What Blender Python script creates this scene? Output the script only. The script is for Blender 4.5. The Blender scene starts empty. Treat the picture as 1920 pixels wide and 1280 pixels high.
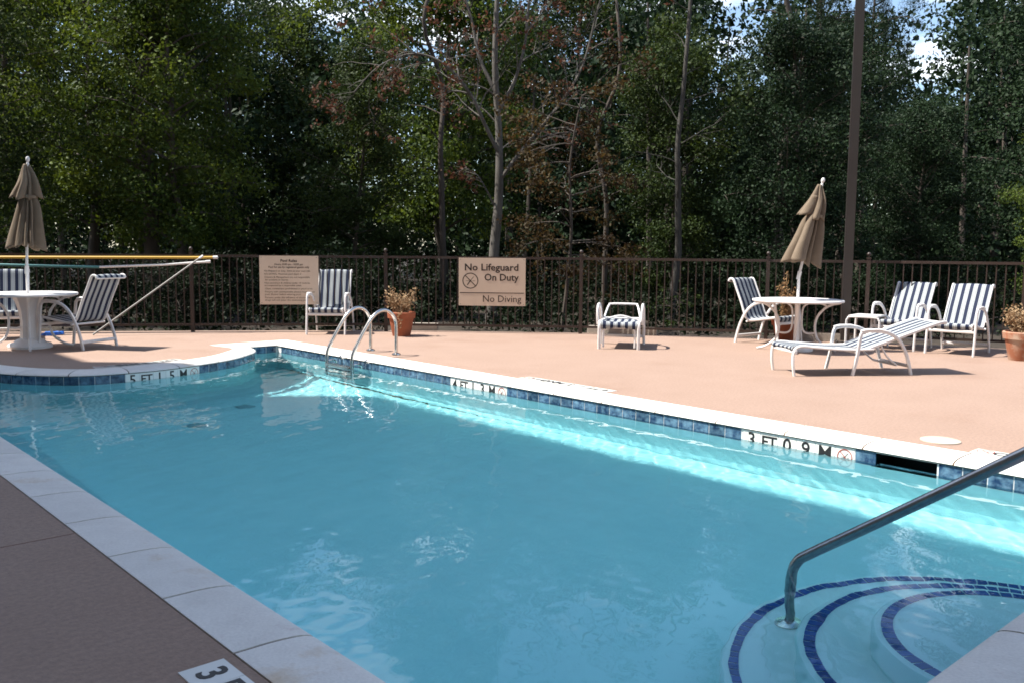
import bpy, bmesh, math, random
import numpy as np
from mathutils import Vector, Matrix, geometry

random.seed(7); RNG = np.random.default_rng(11)
S = bpy.context.scene
COL = S.collection

# ------------------------------------------------------------------ camera
# axes: +X runs from the hotel wall across the pool, +Y along the pool, deck at z = 0
cam_data = bpy.data.cameras.new('camera')
cam_data.sensor_width = 36.0
cam_data.lens = 31.52
cam_data.clip_start = 0.05
cam_data.clip_end = 2000
cam = bpy.data.objects.new('camera', cam_data); COL.objects.link(cam)
_r, _u, _f = (Vector((0.7421, -0.6703, 0.0081)), Vector((0.0622, 0.0809, 0.9948)), Vector((0.6675, 0.7377, -0.1017)))
_m = Matrix((( _r.x, _u.x, -_f.x, 0.0), (_r.y, _u.y, -_f.y, 0.0), (_r.z, _u.z, -_f.z, 1.343), (0, 0, 0, 1)))
cam.matrix_world = _m
S.camera = cam

# ------------------------------------------------------------------ sky and sun
SUN_EL, SUN_AZ = math.radians(58.2), math.atan2(-0.742, 0.671)
w = bpy.data.worlds.new('World'); S.world = w; w.use_nodes = True
nt = w.node_tree; nt.nodes.clear()
def N(t, tree=None, **k):
    n = (tree or nt).nodes.new(t)
    for a, b in k.items(): setattr(n, a, b)
    return n
out = N('ShaderNodeOutputWorld'); bg = N('ShaderNodeBackground')
sky = N('ShaderNodeTexSky'); sky.sky_type = 'NISHITA'; sky.sun_disc = False
sky.sun_elevation = SUN_EL; sky.sun_rotation = SUN_AZ
sky.air_density = 1.0; sky.dust_density = 0.6; sky.ozone_density = 1.5
tc = N('ShaderNodeTexCoord'); sep = N('ShaderNodeSeparateXYZ')
nt.links.new(tc.outputs['Generated'], sep.inputs[0])
zc = N('ShaderNodeMath', operation='MAXIMUM'); zc.inputs[1].default_value = 0.06; nt.links.new(sep.outputs['Z'], zc.inputs[0])
dx = N('ShaderNodeMath', operation='DIVIDE'); dy = N('ShaderNodeMath', operation='DIVIDE')
nt.links.new(sep.outputs['X'], dx.inputs[0]); nt.links.new(zc.outputs[0], dx.inputs[1])
nt.links.new(sep.outputs['Y'], dy.inputs[0]); nt.links.new(zc.outputs[0], dy.inputs[1])
cmb = N('ShaderNodeCombineXYZ'); nt.links.new(dx.outputs[0], cmb.inputs[0]); nt.links.new(dy.outputs[0], cmb.inputs[1])
cmb.inputs[2].default_value = 3.7
nz = N('ShaderNodeTexNoise'); nz.inputs['Scale'].default_value = 1.1; nz.inputs['Detail'].default_value = 7; nz.inputs['Roughness'].default_value = 0.55
nt.links.new(cmb.outputs[0], nz.inputs['Vector'])
rp = N('ShaderNodeValToRGB'); rp.color_ramp.elements[0].position = 0.50; rp.color_ramp.elements[1].position = 0.64
nt.links.new(nz.outputs[0], rp.inputs[0])
mx = N('ShaderNodeMix', data_type='RGBA'); mx.inputs['B'].default_value = (8.8, 9.1, 9.5, 1)
fd = N('ShaderNodeMapRange', interpolation_type='SMOOTHSTEP'); fd.inputs['From Min'].default_value = 0.07; fd.inputs['From Max'].default_value = 0.22
nt.links.new(sep.outputs['Z'], fd.inputs[0])
fm = N('ShaderNodeMath', operation='MULTIPLY'); nt.links.new(rp.outputs[0], fm.inputs[0]); nt.links.new(fd.outputs[0], fm.inputs[1])
nt.links.new(fm.outputs[0], mx.inputs['Factor']); nt.links.new(sky.outputs[0], mx.inputs['A'])
nt.links.new(mx.outputs['Result'], bg.inputs[0]); bg.inputs[1].default_value = 0.105
nt.links.new(bg.outputs[0], out.inputs[0])

sd = bpy.data.lights.new('sun', 'SUN'); sd.energy = 5.0; sd.angle = math.radians(0.53); sd.color = (1.0, 0.955, 0.88)
sun = bpy.data.objects.new('sun', sd); COL.objects.link(sun)
_to = Vector((math.sin(SUN_AZ) * math.cos(SUN_EL), math.cos(SUN_AZ) * math.cos(SUN_EL), math.sin(SUN_EL)))
sun.rotation_euler = _to.to_track_quat('Z', 'Y').to_euler(); sun.location = _to * 60
sd.cycles.is_caustics_light = True

S.view_settings.view_transform = 'Standard'; S.view_settings.look = 'None'
S.view_settings.exposure = 1.2; S.view_settings.gamma = 1.0; S.view_settings.use_curve_mapping = False
S.cycles.use_denoising = True; S.cycles.filter_width = 1.7
S.cycles.max_bounces = 12; S.cycles.transparent_max_bounces = 16
S.cycles.diffuse_bounces = 4; S.cycles.glossy_bounces = 4; S.cycles.transmission_bounces = 8
S.cycles.sample_clamp_indirect = 8.0
S.cycles.use_adaptive_sampling = True; S.cycles.adaptive_threshold = 0.015

# ------------------------------------------------------------------ helpers
def mat(name, col, rough=0.6, metal=0.0, spec=0.5, var=0.0, vscale=6.0, col2=None, bump=0.0, bscale=60.0, rand=0.0, transl=None, detail=5.0, stretch=None, contrast=(0.35, 0.65), stain=None, speck=None):
    """Principled material; colour mottled between col and col2 with object-space noise, fine bump."""
    m = bpy.data.materials.new(name); m.use_nodes = True
    t = m.node_tree; b = t.nodes['Principled BSDF']
    b.inputs['Roughness'].default_value = rough; b.inputs['Metallic'].default_value = metal
    b.inputs['Specular IOR Level'].default_value = spec
    c = (*col, 1)
    b.inputs['Base Color'].default_value = c
    tcn = N('ShaderNodeTexCoord', t); mp = N('ShaderNodeMapping', t); t.links.new(tcn.outputs['Object'], mp.inputs[0])
    if stretch: mp.inputs['Scale'].default_value = stretch
    last = None
    if rand and col2 is not None:
        oi0 = N('ShaderNodeObjectInfo', t); ml = N('ShaderNodeMath', t, operation='MULTIPLY'); ml.inputs[1].default_value = 91.0
        t.links.new(oi0.outputs['Random'], ml.inputs[0]); t.links.new(ml.outputs[0], mp.inputs['Location'])
    if col2 is not None:
        n = N('ShaderNodeTexNoise', t); n.inputs['Scale'].default_value = vscale; n.inputs['Detail'].default_value = detail; n.inputs['Roughness'].default_value = 0.6
        t.links.new(mp.outputs[0], n.inputs['Vector'])
        r = N('ShaderNodeValToRGB', t); r.color_ramp.elements[0].position, r.color_ramp.elements[1].position = contrast
        r.color_ramp.elements[0].color = c; r.color_ramp.elements[1].color = (*col2, 1)
        t.links.new(n.outputs[0], r.inputs[0]); last = r.outputs[0]
    for col_s, sc_s, lo_s, hi_s in (stain or []):
        n3 = N('ShaderNodeTexNoise', t); n3.inputs['Scale'].default_value = sc_s; n3.inputs['Detail'].default_value = 6; n3.inputs['Roughness'].default_value = 0.65
        t.links.new(mp.outputs[0], n3.inputs['Vector']); r3_ = N('ShaderNodeMapRange', t); r3_.inputs['From Min'].default_value = lo_s; r3_.inputs['From Max'].default_value = hi_s
        t.links.new(n3.outputs[0], r3_.inputs[0]); mm = N('ShaderNodeMix', t, data_type='RGBA'); mm.inputs['B'].default_value = (*col_s, 1)
        if last: t.links.new(last, mm.inputs['A'])
        else: mm.inputs['A'].default_value = c
        t.links.new(r3_.outputs[0], mm.inputs['Factor']); last = mm.outputs['Result']
    if speck:
        n4 = N('ShaderNodeTexNoise', t); n4.inputs['Scale'].default_value = speck[1]; n4.inputs['Detail'].default_value = 3; t.links.new(mp.outputs[0], n4.inputs['Vector'])
        r4 = N('ShaderNodeMapRange', t); r4.inputs['From Min'].default_value = 0.3; r4.inputs['From Max'].default_value = 0.7; r4.inputs['To Min'].default_value = 1 - speck[0]; r4.inputs['To Max'].default_value = 1 + speck[0]
        t.links.new(n4.outputs[0], r4.inputs[0]); h4 = N('ShaderNodeHueSaturation', t); t.links.new(r4.outputs[0], h4.inputs['Value'])
        if last: t.links.new(last, h4.inputs['Color'])
        else: h4.inputs['Color'].default_value = c
        last = h4.outputs[0]
    if rand:
        oi = N('ShaderNodeObjectInfo', t); hs = N('ShaderNodeHueSaturation', t)
        mr = N('ShaderNodeMapRange', t); mr.inputs['To Min'].default_value = 1 - rand; mr.inputs['To Max'].default_value = 1 + rand
        t.links.new(oi.outputs['Random'], mr.inputs[0]); t.links.new(mr.outputs[0], hs.inputs['Value'])
        if last: t.links.new(last, hs.inputs['Color'])
        else: hs.inputs['Color'].default_value = c
        last = hs.outputs[0]
    if last: t.links.new(last, b.inputs['Base Color'])
    if bump:
        n2 = N('ShaderNodeTexNoise', t); n2.inputs['Scale'].default_value = bscale; n2.inputs['Detail'].default_value = 4
        t.links.new(mp.outputs[0], n2.inputs['Vector'])
        bp = N('ShaderNodeBump', t); bp.inputs['Strength'].default_value = bump; bp.inputs['Distance'].default_value = 0.01
        t.links.new(n2.outputs[0], bp.inputs['Height']); t.links.new(bp.outputs[0], b.inputs['Normal'])
    return m

class MB:
    """collects polygons into one mesh"""
    def __init__(s): s.v = []; s.f = []; s.mi = []
    def add(s, vs, fs, mi=0):
        o = len(s.v); s.v += [tuple(x) for x in vs]
        for f in fs: s.f.append([o + i for i in f]); s.mi.append(mi)
        return s
    def box(s, c, d, M=None, mi=0):
        x, y, z = d[0] / 2, d[1] / 2, d[2] / 2
        vs = [Vector((c[0] + a * x, c[1] + b * y, c[2] + e * z)) for a in (-1, 1) for b in (-1, 1) for e in (-1, 1)]
        if M is not None: vs = [M @ v for v in vs]
        return s.add(vs, [(0, 1, 3, 2), (4, 6, 7, 5), (0, 4, 5, 1), (2, 3, 7, 6), (0, 2, 6, 4), (1, 5, 7, 3)], mi)
    def tube(s, pts, r, n=8, cap=True, flat=1.0, up=None, mi=0):
        """tube along points; r number or list; flat squashes one cross axis"""
        P = [Vector(p) for p in pts]; k = len(P)
        R = [r] * k if not hasattr(r, '__len__') else r
        T = []
        for i in range(k):
            a = P[max(i - 1, 0)]; b = P[min(i + 1, k - 1)]; T.append((b - a).normalized())
        nrm = Vector(up) if up is not None else (Vector((0, 0, 1)) if abs(T[0].z) < 0.9 else Vector((1, 0, 0)))
        vs = []
        for i in range(k):
            nrm = nrm - T[i] * nrm.dot(T[i])
            if nrm.length < 1e-6: nrm = T[i].orthogonal()
            nrm.normalize(); bi = T[i].cross(nrm)
            for j in range(n):
                a = 2 * math.pi * j / n
                vs.append(P[i] + (nrm * math.cos(a) * flat + bi * math.sin(a)) * R[i])
        fs = []
        for i in range(k - 1):
            for j in range(n):
                fs.append((i * n + j, i * n + (j + 1) % n, (i + 1) * n + (j + 1) % n, (i + 1) * n + j))
        if cap: fs += [tuple(reversed(range(n))), tuple(range((k - 1) * n, k * n))]
        return s.add(vs, fs, mi)
    def lathe(s, prof, n=24, c=(0, 0, 0), mi=0, cap=True):
        vs = []; k = len(prof)
        for r, z in prof:
            for j in range(n):
                a = 2 * math.pi * j / n; vs.append((c[0] + r * math.cos(a), c[1] + r * math.sin(a), c[2] + z))
        fs = []
        for i in range(k - 1):
            for j in range(n): fs.append((i * n + j, i * n + (j + 1) % n, (i + 1) * n + (j + 1) % n, (i + 1) * n + j))
        if cap: fs += [tuple(reversed(range(n))), tuple(range((k - 1) * n, k * n))]
        return s.add(vs, fs, mi)
    def mesh(s, name, mats, smooth=False):
        me = bpy.data.meshes.new(name); me.from_pydata(s.v, [], s.f)
        for m in (mats if isinstance(mats, (list, tuple)) else [mats]): me.materials.append(m)
        if any(s.mi): me.polygons.foreach_set('material_index', s.mi)
        if smooth:
            me.polygons.foreach_set('use_smooth', [True] * len(me.polygons))
            try: me.set_sharp_from_angle(angle=math.radians(42))
            except Exception: pass
        me.update(); return me
    def build(s, name, mats, parent=None, smooth=False):
        return obj(name, s.mesh(name, mats, smooth), parent)

def obj(name, me, parent=None, loc=None, M=None):
    o = bpy.data.objects.new(name, me); COL.objects.link(o)
    if parent is not None: o.parent = parent
    if M is not None: o.matrix_local = M
    if loc is not None: o.location = loc
    return o
def tag(o, label, cat, group=None):
    o['label'] = label; o['category'] = cat
    if group: o['group'] = group
    return o
def thing(name, label, cat, loc=(0, 0, 0), rz=0.0, group=None):
    o = bpy.data.objects.new(name, None); COL.objects.link(o); o.empty_display_size = 0.2
    o.location = loc; o.rotation_euler = (0, 0, rz)
    return tag(o, label, cat, group)
def struct(o): o['kind'] = 'structure'; return o
def copy_tree(o, parent=None):
    c = o.copy(); COL.objects.link(c)
    if parent is not None: c.parent = parent
    for ch in list(o.children): copy_tree(ch, c)
    return c
def smooth_path(pts, per=6):
    P = [Vector(p) for p in pts]; out = []
    for i in range(len(P) - 1):
        a = P[max(i - 1, 0)]; b = P[i]; c = P[i + 1]; d = P[min(i + 2, len(P) - 1)]
        for k in range(per):
            t = k / per
            out.append(0.5 * ((2 * b) + (c - a) * t + (2 * a - 5 * b + 4 * c - d) * t * t + (3 * b - a - 3 * c + d) * t ** 3))
    out.append(P[-1]); return out
_font_cache = {}
def text_mesh(txt, size, m, bold=0.0, ext=0.0008, align='CENTER', res=3):
    key = (txt, size, m.name, bold, align)
    if key in _font_cache: return _font_cache[key]
    cu = bpy.data.curves.new('text', 'FONT'); cu.body = txt; cu.size = size; cu.align_x = align; cu.align_y = 'CENTER'
    cu.offset = bold; cu.extrude = ext; cu.resolution_u = res
    o = bpy.data.objects.new('text', cu); COL.objects.link(o)
    dg = bpy.context.evaluated_depsgraph_get(); me = bpy.data.meshes.new_from_object(o.evaluated_get(dg))
    bpy.data.objects.remove(o); bpy.data.curves.remove(cu)
    me.materials.clear(); me.materials.append(m); _font_cache[key] = me
    return me
def frame(o, x, y, z):
    """matrix from origin and axes"""
    return Matrix(((x[0], y[0], z[0], o[0]), (x[1], y[1], z[1], o[1]), (x[2], y[2], z[2], o[2]), (0, 0, 0, 1)))

# ------------------------------------------------------------------ materials
M = {}
M['deck'] = mat('deck_coating', (0.284, 0.192, 0.146), 0.75, col2=(0.258, 0.171, 0.128), vscale=1.6, bump=0.35, bscale=110, detail=9, contrast=(0.3, 0.72), speck=(0.14, 42), stain=[((0.228, 0.143, 0.102), 0.55, 0.56, 0.74)])
M['joint'] = mat('control_joint_filler', (0.22, 0.13, 0.10), 0.9)
M['coping'] = mat('cast_stone_coping', (0.70, 0.675, 0.63), 0.6, col2=(0.60, 0.57, 0.53), vscale=5, bump=0.2, bscale=70, rand=0.06, detail=8, contrast=(0.42, 0.8), speck=(0.06, 90), stain=[((0.55, 0.43, 0.30), 2.3, 0.62, 0.78), ((0.58, 0.50, 0.47), 9, 0.60, 0.8)])
M['mortar'] = mat('brown_mortar', (0.11, 0.072, 0.045), 0.9, bump=0.3)
M['step_plaster'] = mat('lightened_step_plaster', (0.72, 0.83, 0.85), 0.7)  # lighter than the walls, standing in for less light lost in shallow water
M['plaster'] = mat('pool_plaster', (0.58, 0.84, 0.87), 0.7, col2=(0.54, 0.81, 0.845), vscale=1.6, detail=6)
M['grout'] = mat('white_grout', (0.72, 0.74, 0.74), 0.8)
M['tile'] = mat('glazed_blue_tile', (0.012, 0.035, 0.085), 0.12, col2=(0.13, 0.24, 0.33), vscale=17, rand=0.35, detail=6, contrast=(0.36, 0.72))
M['step_tile'] = mat('cobalt_mosaic_tile', (0.022, 0.07, 0.27), 0.15, rand=0.22)
M['depth_tile'] = mat('white_depth_tile', (0.74, 0.74, 0.70), 0.2, rand=0.04)
M['black'] = mat('black_lettering', (0.012, 0.012, 0.013), 0.5)
M['red'] = mat('red_print', (0.35, 0.05, 0.03), 0.5)
M['dark'] = mat('dark_plastic', (0.012, 0.016, 0.018), 0.5)
M['drain'] = mat('drain_cover', (0.30, 0.46, 0.49), 0.5)
M['lid'] = mat('skimmer_lid_plastic', (0.46, 0.41, 0.335), 0.5)
M['stucco'] = mat('beige_stucco', (0.42, 0.35, 0.27), 0.85, col2=(0.38, 0.31, 0.24), vscale=2, bump=0.3)
M['glass'] = mat('window_glass', (0.03, 0.035, 0.04), 0.05, spec=0.8)
M['soil'] = mat('leaf_litter', (0.018, 0.013, 0.008), 0.95, col2=(0.035, 0.023, 0.013), vscale=7, bump=0.6, bscale=15, detail=8)

# ------------------------------------------------------------------ hotel behind the photographer: shades the near half of the pool
hotel = thing('hotel_building', 'beige stucco hotel block standing behind the photographer, shading the near deck', 'building', (-2.5, 0, 0))
b = MB(); b.box((-5.75, -4.35, 8.48), (11.5, 41.3, 16.96)); b.build('wall', M['stucco'], hotel)
b = MB(); b.box((-5.75, 17.002, 6.3), (11.5, 1.4, 12.6)); b.build('wing', M['stucco'], hotel)
b = MB(); b.box((-0.06, 0, 0), (0.07, 1.5, 1.6)); b.box((-0.028, 0, 0), (0.012, 1.38, 1.48), mi=1)
b.box((-0.018, 0, 0), (0.03, 0.05, 1.5)); wme = b.mesh('window', [M['stucco'], M['glass']])
for fl in range(5):
    for k in range(9):
        obj('window', wme, hotel, (0.045, -16.0 + 3.9 * k, 1.8 + 3.3 * fl))

# ------------------------------------------------------------------ pool outline (tile face), counter-clockwise
bump_pts = [(5.50, 11.64), (5.525, 11.48), (5.50, 11.29), (5.40, 11.07), (5.22, 10.85), (4.82, 10.49), (4.31, 10.24), (3.80, 10.09), (3.35, 10.06), (2.94, 10.15), (2.58, 10.48), (2.35, 10.86), (2.19, 11.28), (2.12, 11.64)]
bump_c = [(v.x, v.y) for v in smooth_path([(x, y, 0) for x, y in bump_pts], 8)]
L_, R_, N_, F_ = 1.525, 6.03, 1.13, 11.64
contour = [(L_, N_), (R_, N_), (R_, F_)] + bump_c + [(L_, F_)]
corner_i = {0, 1, 2, 3, 3 + len(bump_c) - 1, 3 + len(bump_c)}
nC = len(contour)
Cp = [Vector((x, y)) for x, y in contour]
def left_n(t): return Vector((-t.y, t.x))
seg_t = [(Cp[(i + 1) % nC] - Cp[i]).normalized() for i in range(nC)]
vert_off = []                       # outward mitre vector at each vertex (distance 1)
for i in range(nC):
    a = -left_n(seg_t[i - 1]); b_ = -left_n(seg_t[i]); mvec = (a + b_); mvec = mvec / max(mvec.dot(a), 0.2)
    vert_off.append(mvec)
cum = [0.0]
for i in range(nC): cum.append(cum[-1] + (Cp[(i + 1) % nC] - Cp[i]).length)
TOT = cum[-1]
def station(s):
    s = s % TOT
    for i in range(nC):
        if cum[i] - 1e-9 <= s <= cum[i + 1] + 1e-9:
            L = cum[i + 1] - cum[i]; t = (s - cum[i]) / L
            if t < 1e-6: return Cp[i], vert_off[i]
            if t > 1 - 1e-6: return Cp[(i + 1) % nC], vert_off[(i + 1) % nC]
            smooth_a = i not in corner_i; smooth_b = ((i + 1) % nC) not in corner_i
            n0 = -left_n(seg_t[i])
            o0 = vert_off[i] if smooth_a else n0; o1 = vert_off[(i + 1) % nC] if smooth_b else n0
            return Cp[i].lerp(Cp[(i + 1) % nC], t), o0.lerp(o1, t)
def offset_loop(dist, z):
    """whole outline moved outward by dist"""
    return [Vector((*(Cp[i] + vert_off[i] * (dist if dist > -0.03 or Cp[i].y < 11.1 or Cp[i].x < 5.2 else dist * 0.2)), z)) for i in range(nC)]
def stations_between(s0, s1):
    ss = [s0] + [c for c in cum[:-1] if s0 + 1e-6 < c < s1 - 1e-6] + [s1]
    return [station(s) for s in ss]

WATER_Z = -0.126
def floor_z(y): 
    t = min(max((y - 3.2) / 6.5, 0), 1); return -1.02 - 0.56 * t
# pool shell
b = MB()
def ring_faces(lo, hi, skip=None):
    for i in range(nC):
        j = (i + 1) % nC
        if skip and skip(i): continue
        b.add([lo[i], lo[j], hi[j], hi[i]], [(0, 3, 2, 1)])
top = offset_loop(0.0, -0.035); tile_b = offset_loop(0.0, -0.214)
# right wall above the tile foot is opened for the skimmer mouth
SK0, SK1 = 2.437, 2.887
ring_faces(tile_b, top, skip=lambda i: i == 1)
for y0, y1 in ((N_, SK0), (SK1, F_)):
    b.add([(R_, y0, -0.214), (R_, y1, -0.214), (R_, y1, -0.035), (R_, y0, -0.035)], [(0, 3, 2, 1)])
b.add([(R_, SK0, -0.048), (R_, SK1, -0.048), (R_, SK1, -0.035), (R_, SK0, -0.035)], [(0, 3, 2, 1)])
shell_grout = b.build('grout_wall', M['grout'])
b = MB()
r0 = tile_b
r1 = [Vector((v.x, v.y, floor_z(v.y) + 0.22)) for v in r0]
r2 = [Vector((v.x, v.y, floor_z(v.y) + 0.07)) for v in offset_loop(-0.05, 0)]
r3 = [Vector((v.x, v.y, floor_z(v.y))) for v in offset_loop(-0.20, 0)]
ring_faces(r1, r0); ring_faces(r2, r1); ring_faces(r3, r2)
# floor sheet cut in strips so that it follows the slope
def clip_poly(poly, y0, y1):
    def half(P, f):
        o = []
        for i in range(len(P)):
            a, c = P[i], P[(i + 1) % len(P)]; fa, fc = f(a), f(c)
            if fa >= 0: o.append(a)
            if fa * fc < 0: t = fa / (fa - fc); o.append(a.lerp(c, t))
        return o
    return half(half(poly, lambda p: p.y - y0), lambda p: y1 - p.y)
tri = geometry.tessellate_polygon([[Vector((v.x, v.y, 0)) for v in r3]])
bands = [0.5, 3.2, 9.7, 13]
for t in tri:
    poly = [Vector((r3[i].x, r3[i].y, 0)) for i in t]
    for y0, y1 in zip(bands[:-1], bands[1:]):
        q = clip_poly(poly, y0, y1)
        if len(q) > 2:
            ar = sum(q[i].x * q[(i + 1) % len(q)].y - q[(i + 1) % len(q)].x * q[i].y for i in range(len(q)))
            if ar < 0: q.reverse()
            b.add([(p.x, p.y, floor_z(p.y)) for p in q], [tuple(range(len(q)))])
pool = struct(b.build('swimming_pool', M['plaster']))
shell_grout.parent = pool
# skimmer throat
b = MB(); y0, y1 = SK0, SK1
b.add([(R_, y0, -0.048), (R_, y1, -0.048), (R_, y1, -0.30), (R_, y0, -0.30), (R_ + 0.35, y0, -0.048), (R_ + 0.35, y1, -0.048), (R_ + 0.35, y1, -0.30), (R_ + 0.35, y0, -0.30)],
      [(0, 1, 5, 4), (3, 7, 6, 2), (0, 4, 7, 3), (1, 2, 6, 5), (4, 5, 6, 7)])
b.build('skimmer_mouth', M['dark'], pool)
# coping stones
PROF = [(0.285, -0.035), (0.285, 0.003), (0.165, 0.002), (0.105, -0.001), (0.062, -0.005), (0.030, -0.010), (0.006, -0.017), (-0.010, -0.025), (-0.016, -0.033), (-0.010, -0.040), (0.012, -0.043)]
def sweep(b, sts, prof, cap=True, mi=0):
    k = len(prof); vs = []
    for P, O in sts:
        for s_, z in prof: vs.append((P.x + O.x * s_, P.y + O.y * s_, z))
    fs = []
    for i in range(len(sts) - 1):
        for j in range(k): fs.append((i * k + j, (i + 1) * k + j, (i + 1) * k + (j + 1) % k, i * k + (j + 1) % k))
    if cap: fs += [tuple(range(k)), tuple(reversed(range((len(sts) - 1) * k, len(sts) * k)))]
    b.add(vs, fs, mi)
s_near, s_right, s_end = cum[0], cum[1], cum[2]
s_bump0 = cum[3]; s_bump1 = cum[3 + len(bump_c) - 1]; s_left = cum[nC - 1]
def run_joints(sa, sb, phase, pitch=0.62):
    js = [sa]; k = math.ceil((sa + 0.12 - phase) / pitch); 
    while phase + k * pitch < sb - 0.12: js.append(phase + k * pitch); k += 1
    return js + [sb]
joints = []
joints += run_joints(s_near, s_right, s_near + (3.43 - L_))[:-1]
joints += run_joints(s_right, s_end, s_right + (7.29 - N_))[:-1]
joints += [s_end]
joints += run_joints(s_bump0, s_bump1, s_bump0 + 0.50, 0.60)[:-1]
joints += [s_bump1]
joints += run_joints(s_left, TOT, s_left + (F_ - 5.835))
for s0, s1 in zip(joints[:-1], joints[1:]):
    g_ = 0.0065
    b = MB(); sts = stations_between(s0 + g_, s1 - g_)
    if abs(s0 - cum[1]) < 1e-6 or abs(s0 - cum[2]) < 1e-6 or abs(s0 - cum[0]) < 1e-6 or abs(s0 - s_bump0) < 1e-6 or abs(s0 - s_left) < 1e-6 or abs(s0 - s_bump1) < 1e-6:
        sts[0] = (sts[0][0], station(s0)[1])
    if any(abs(s1 - q) < 1e-6 for q in (cum[1], cum[2], s_bump0, s_bump1, s_left, TOT)):
        sts[-1] = (sts[-1][0], station(s1)[1])
    sweep(b, sts, PROF); b.build('coping_stone', M['coping'], pool, smooth=True)
b = MB(); MP = [(s_ + (0.003 if s_ < 0.2 else 0.006), z - 0.004) for s_, z in PROF]
sts = [(Cp[i], vert_off[i]) for i in range(nC)] + [(Cp[0], vert_off[0])]
sweep(b, sts, MP, cap=False); b.build('mortar_bed', M['mortar'], pool)
# waterline tiles
b = MB(); b.box((0, -0.0022, 0), (0.1470, 0.010, 0.147)); tile_me = b.mesh('waterline_tile', M['tile']); 
b = MB(); b.box((0, -0.0022, 0), (0.1500, 0.010, 0.147)); dtile_me = b.mesh('depth_tile', M['depth_tile'])
TP = 0.1545
def no_dive_mesh(R, m1, m2, z=0.0006):
    """slashed circle with a diving figure, flat print"""
    b = MB()
    def ringp(r0, r1, n=28):
        vs = [];
        for j in range(n):
            a = 2 * math.pi * j / n; vs += [(r0 * math.cos(a), r0 * math.sin(a), z), (r1 * math.cos(a), r1 * math.sin(a), z)]
        b.add(vs, [(2 * j, 2 * j + 1, (2 * j + 3) % (2 * n), (2 * j + 2) % (2 * n)) for j in range(n)])
    def bar(x0, y0, x1, y1, wd, zz, mi=0):
        a = Vector((x0, y0)); c = Vector((x1, y1)); nn = left_n((c - a).normalized()) * wd / 2
        b.add([(a.x + nn.x, a.y + nn.y, zz), (a.x - nn.x, a.y - nn.y, zz), (c.x - nn.x, c.y - nn.y, zz), (c.x + nn.x, c.y + nn.y, zz)], [(0, 1, 2, 3)], mi)
    ringp(R * 0.88, R); bar(-R * .65, R * .65, R * .65, -R * .65, R * .11, z)
    bar(-R * .40, -R * .55, R * .08, R * .10, R * .13, z * 0.5, 1); bar(R * .08, R * .10, R * .42, R * .52, R * .07, z * 0.5, 1)
    bar(-R * .55, -R * .02, -R * .1, -R * .02, R * .05, z * 0.5, 1); bar(R * .25, -R * .02, R * .6, -R * .02, R * .05, z * 0.5, 1)
    n = 10; c = (-R * .42, -R * .62)
    return b.mesh('no_diving_symbol', [m1, m2])
symbol_me = no_dive_mesh(0.058, M['red'], M['black'], 0.0012)
def place_tile(s, me, txt=None):
    P, O = station(s); N_in = -O.normalized(); # x axis points to the viewer's left so that the frame stays right-handed
    fw = -N_in; x = -Vector((fw.y, -fw.x))
    Mx = frame((P.x, P.y, -0.044 - 0.0735), (x.x, x.y, 0), (N_in.x, N_in.y, 0), (0, 0, 1))
    t = obj('waterline_tile' if me is tile_me else 'depth_tile', me, pool, M=Mx)
    if txt:
        lm = symbol_me if txt == '@' else text_mesh(txt, 0.150 if len(txt) < 2 else 0.128, M['black'], bold=0.0008 if txt == 'M' else 0.0022)
        Tm = Matrix(((-1, 0, 0, 0), (0, 0, 1, 0.0036), (0, 1, 0, 0), (0, 0, 0, 1)))
        o_ = obj('lettering', lm, t, M=Tm)
    return t
def tile_run(sa, sb, marks, gaps=()):
    """marks: list of (s_start, 'words'); words sit one per tile, in the viewer's left-to-right order (decreasing s)"""
    used = []
    for s_hi, words in marks:
        for k, wd in enumerate(words): place_tile(s_hi - TP * (k + 0.5), dtile_me, wd)
        used.append((s_hi - TP * len(words), s_hi))
    cuts = sorted(used + list(gaps))
    pos = sa
    for c0, c1 in cuts + [(sb, sb)]:
        n = int(round((c0 - pos) / TP)) if c0 < sb else int((c0 - pos + 0.02) / TP)
        n = max(n, 0); off = 0 if c0 >= sb else (c0 - pos - n * TP)
        if c0 < sb:
            for k in range(n): place_tile(c0 - TP * (k + 0.5), tile_me)
        else:
            for k in range(n): place_tile(pos + TP * (k + 0.5), tile_me)
        pos = c1
rs = lambda y: s_right + (y - N_)
tile_run(s_right + 0.02, s_end - 0.01, [(rs(3.935), ['3', 'FT', '0', '9', 'M', '@']), (rs(7.66), ['4', 'FT', '1', '3', 'M', '@'])], [(rs(SK0 - 0.008), rs(SK1 + 0.008))])
tile_run(s_end + 0.02, s_bump0 - 0.01, [])
# 5 FT marker on the rounded peninsula
best = min(range(400), key=lambda k: (station(s_bump0 + k * (s_bump1 - s_bump0) / 400)[0] - Vector((4.30, 10.23))).length)
s5 = s_bump0 + best * (s_bump1 - s_bump0) / 400
tile_run(s_bump0 + 0.01, s_bump1 - 0.01, [(s5 + 6 * TP, ['5', 'FT', '1', '5', 'M', '@'])])
tile_run(s_left + 0.02, TOT - 0.02, []) 
tile_run(s_near + 0.02, s_right - 0.02, [])
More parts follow.
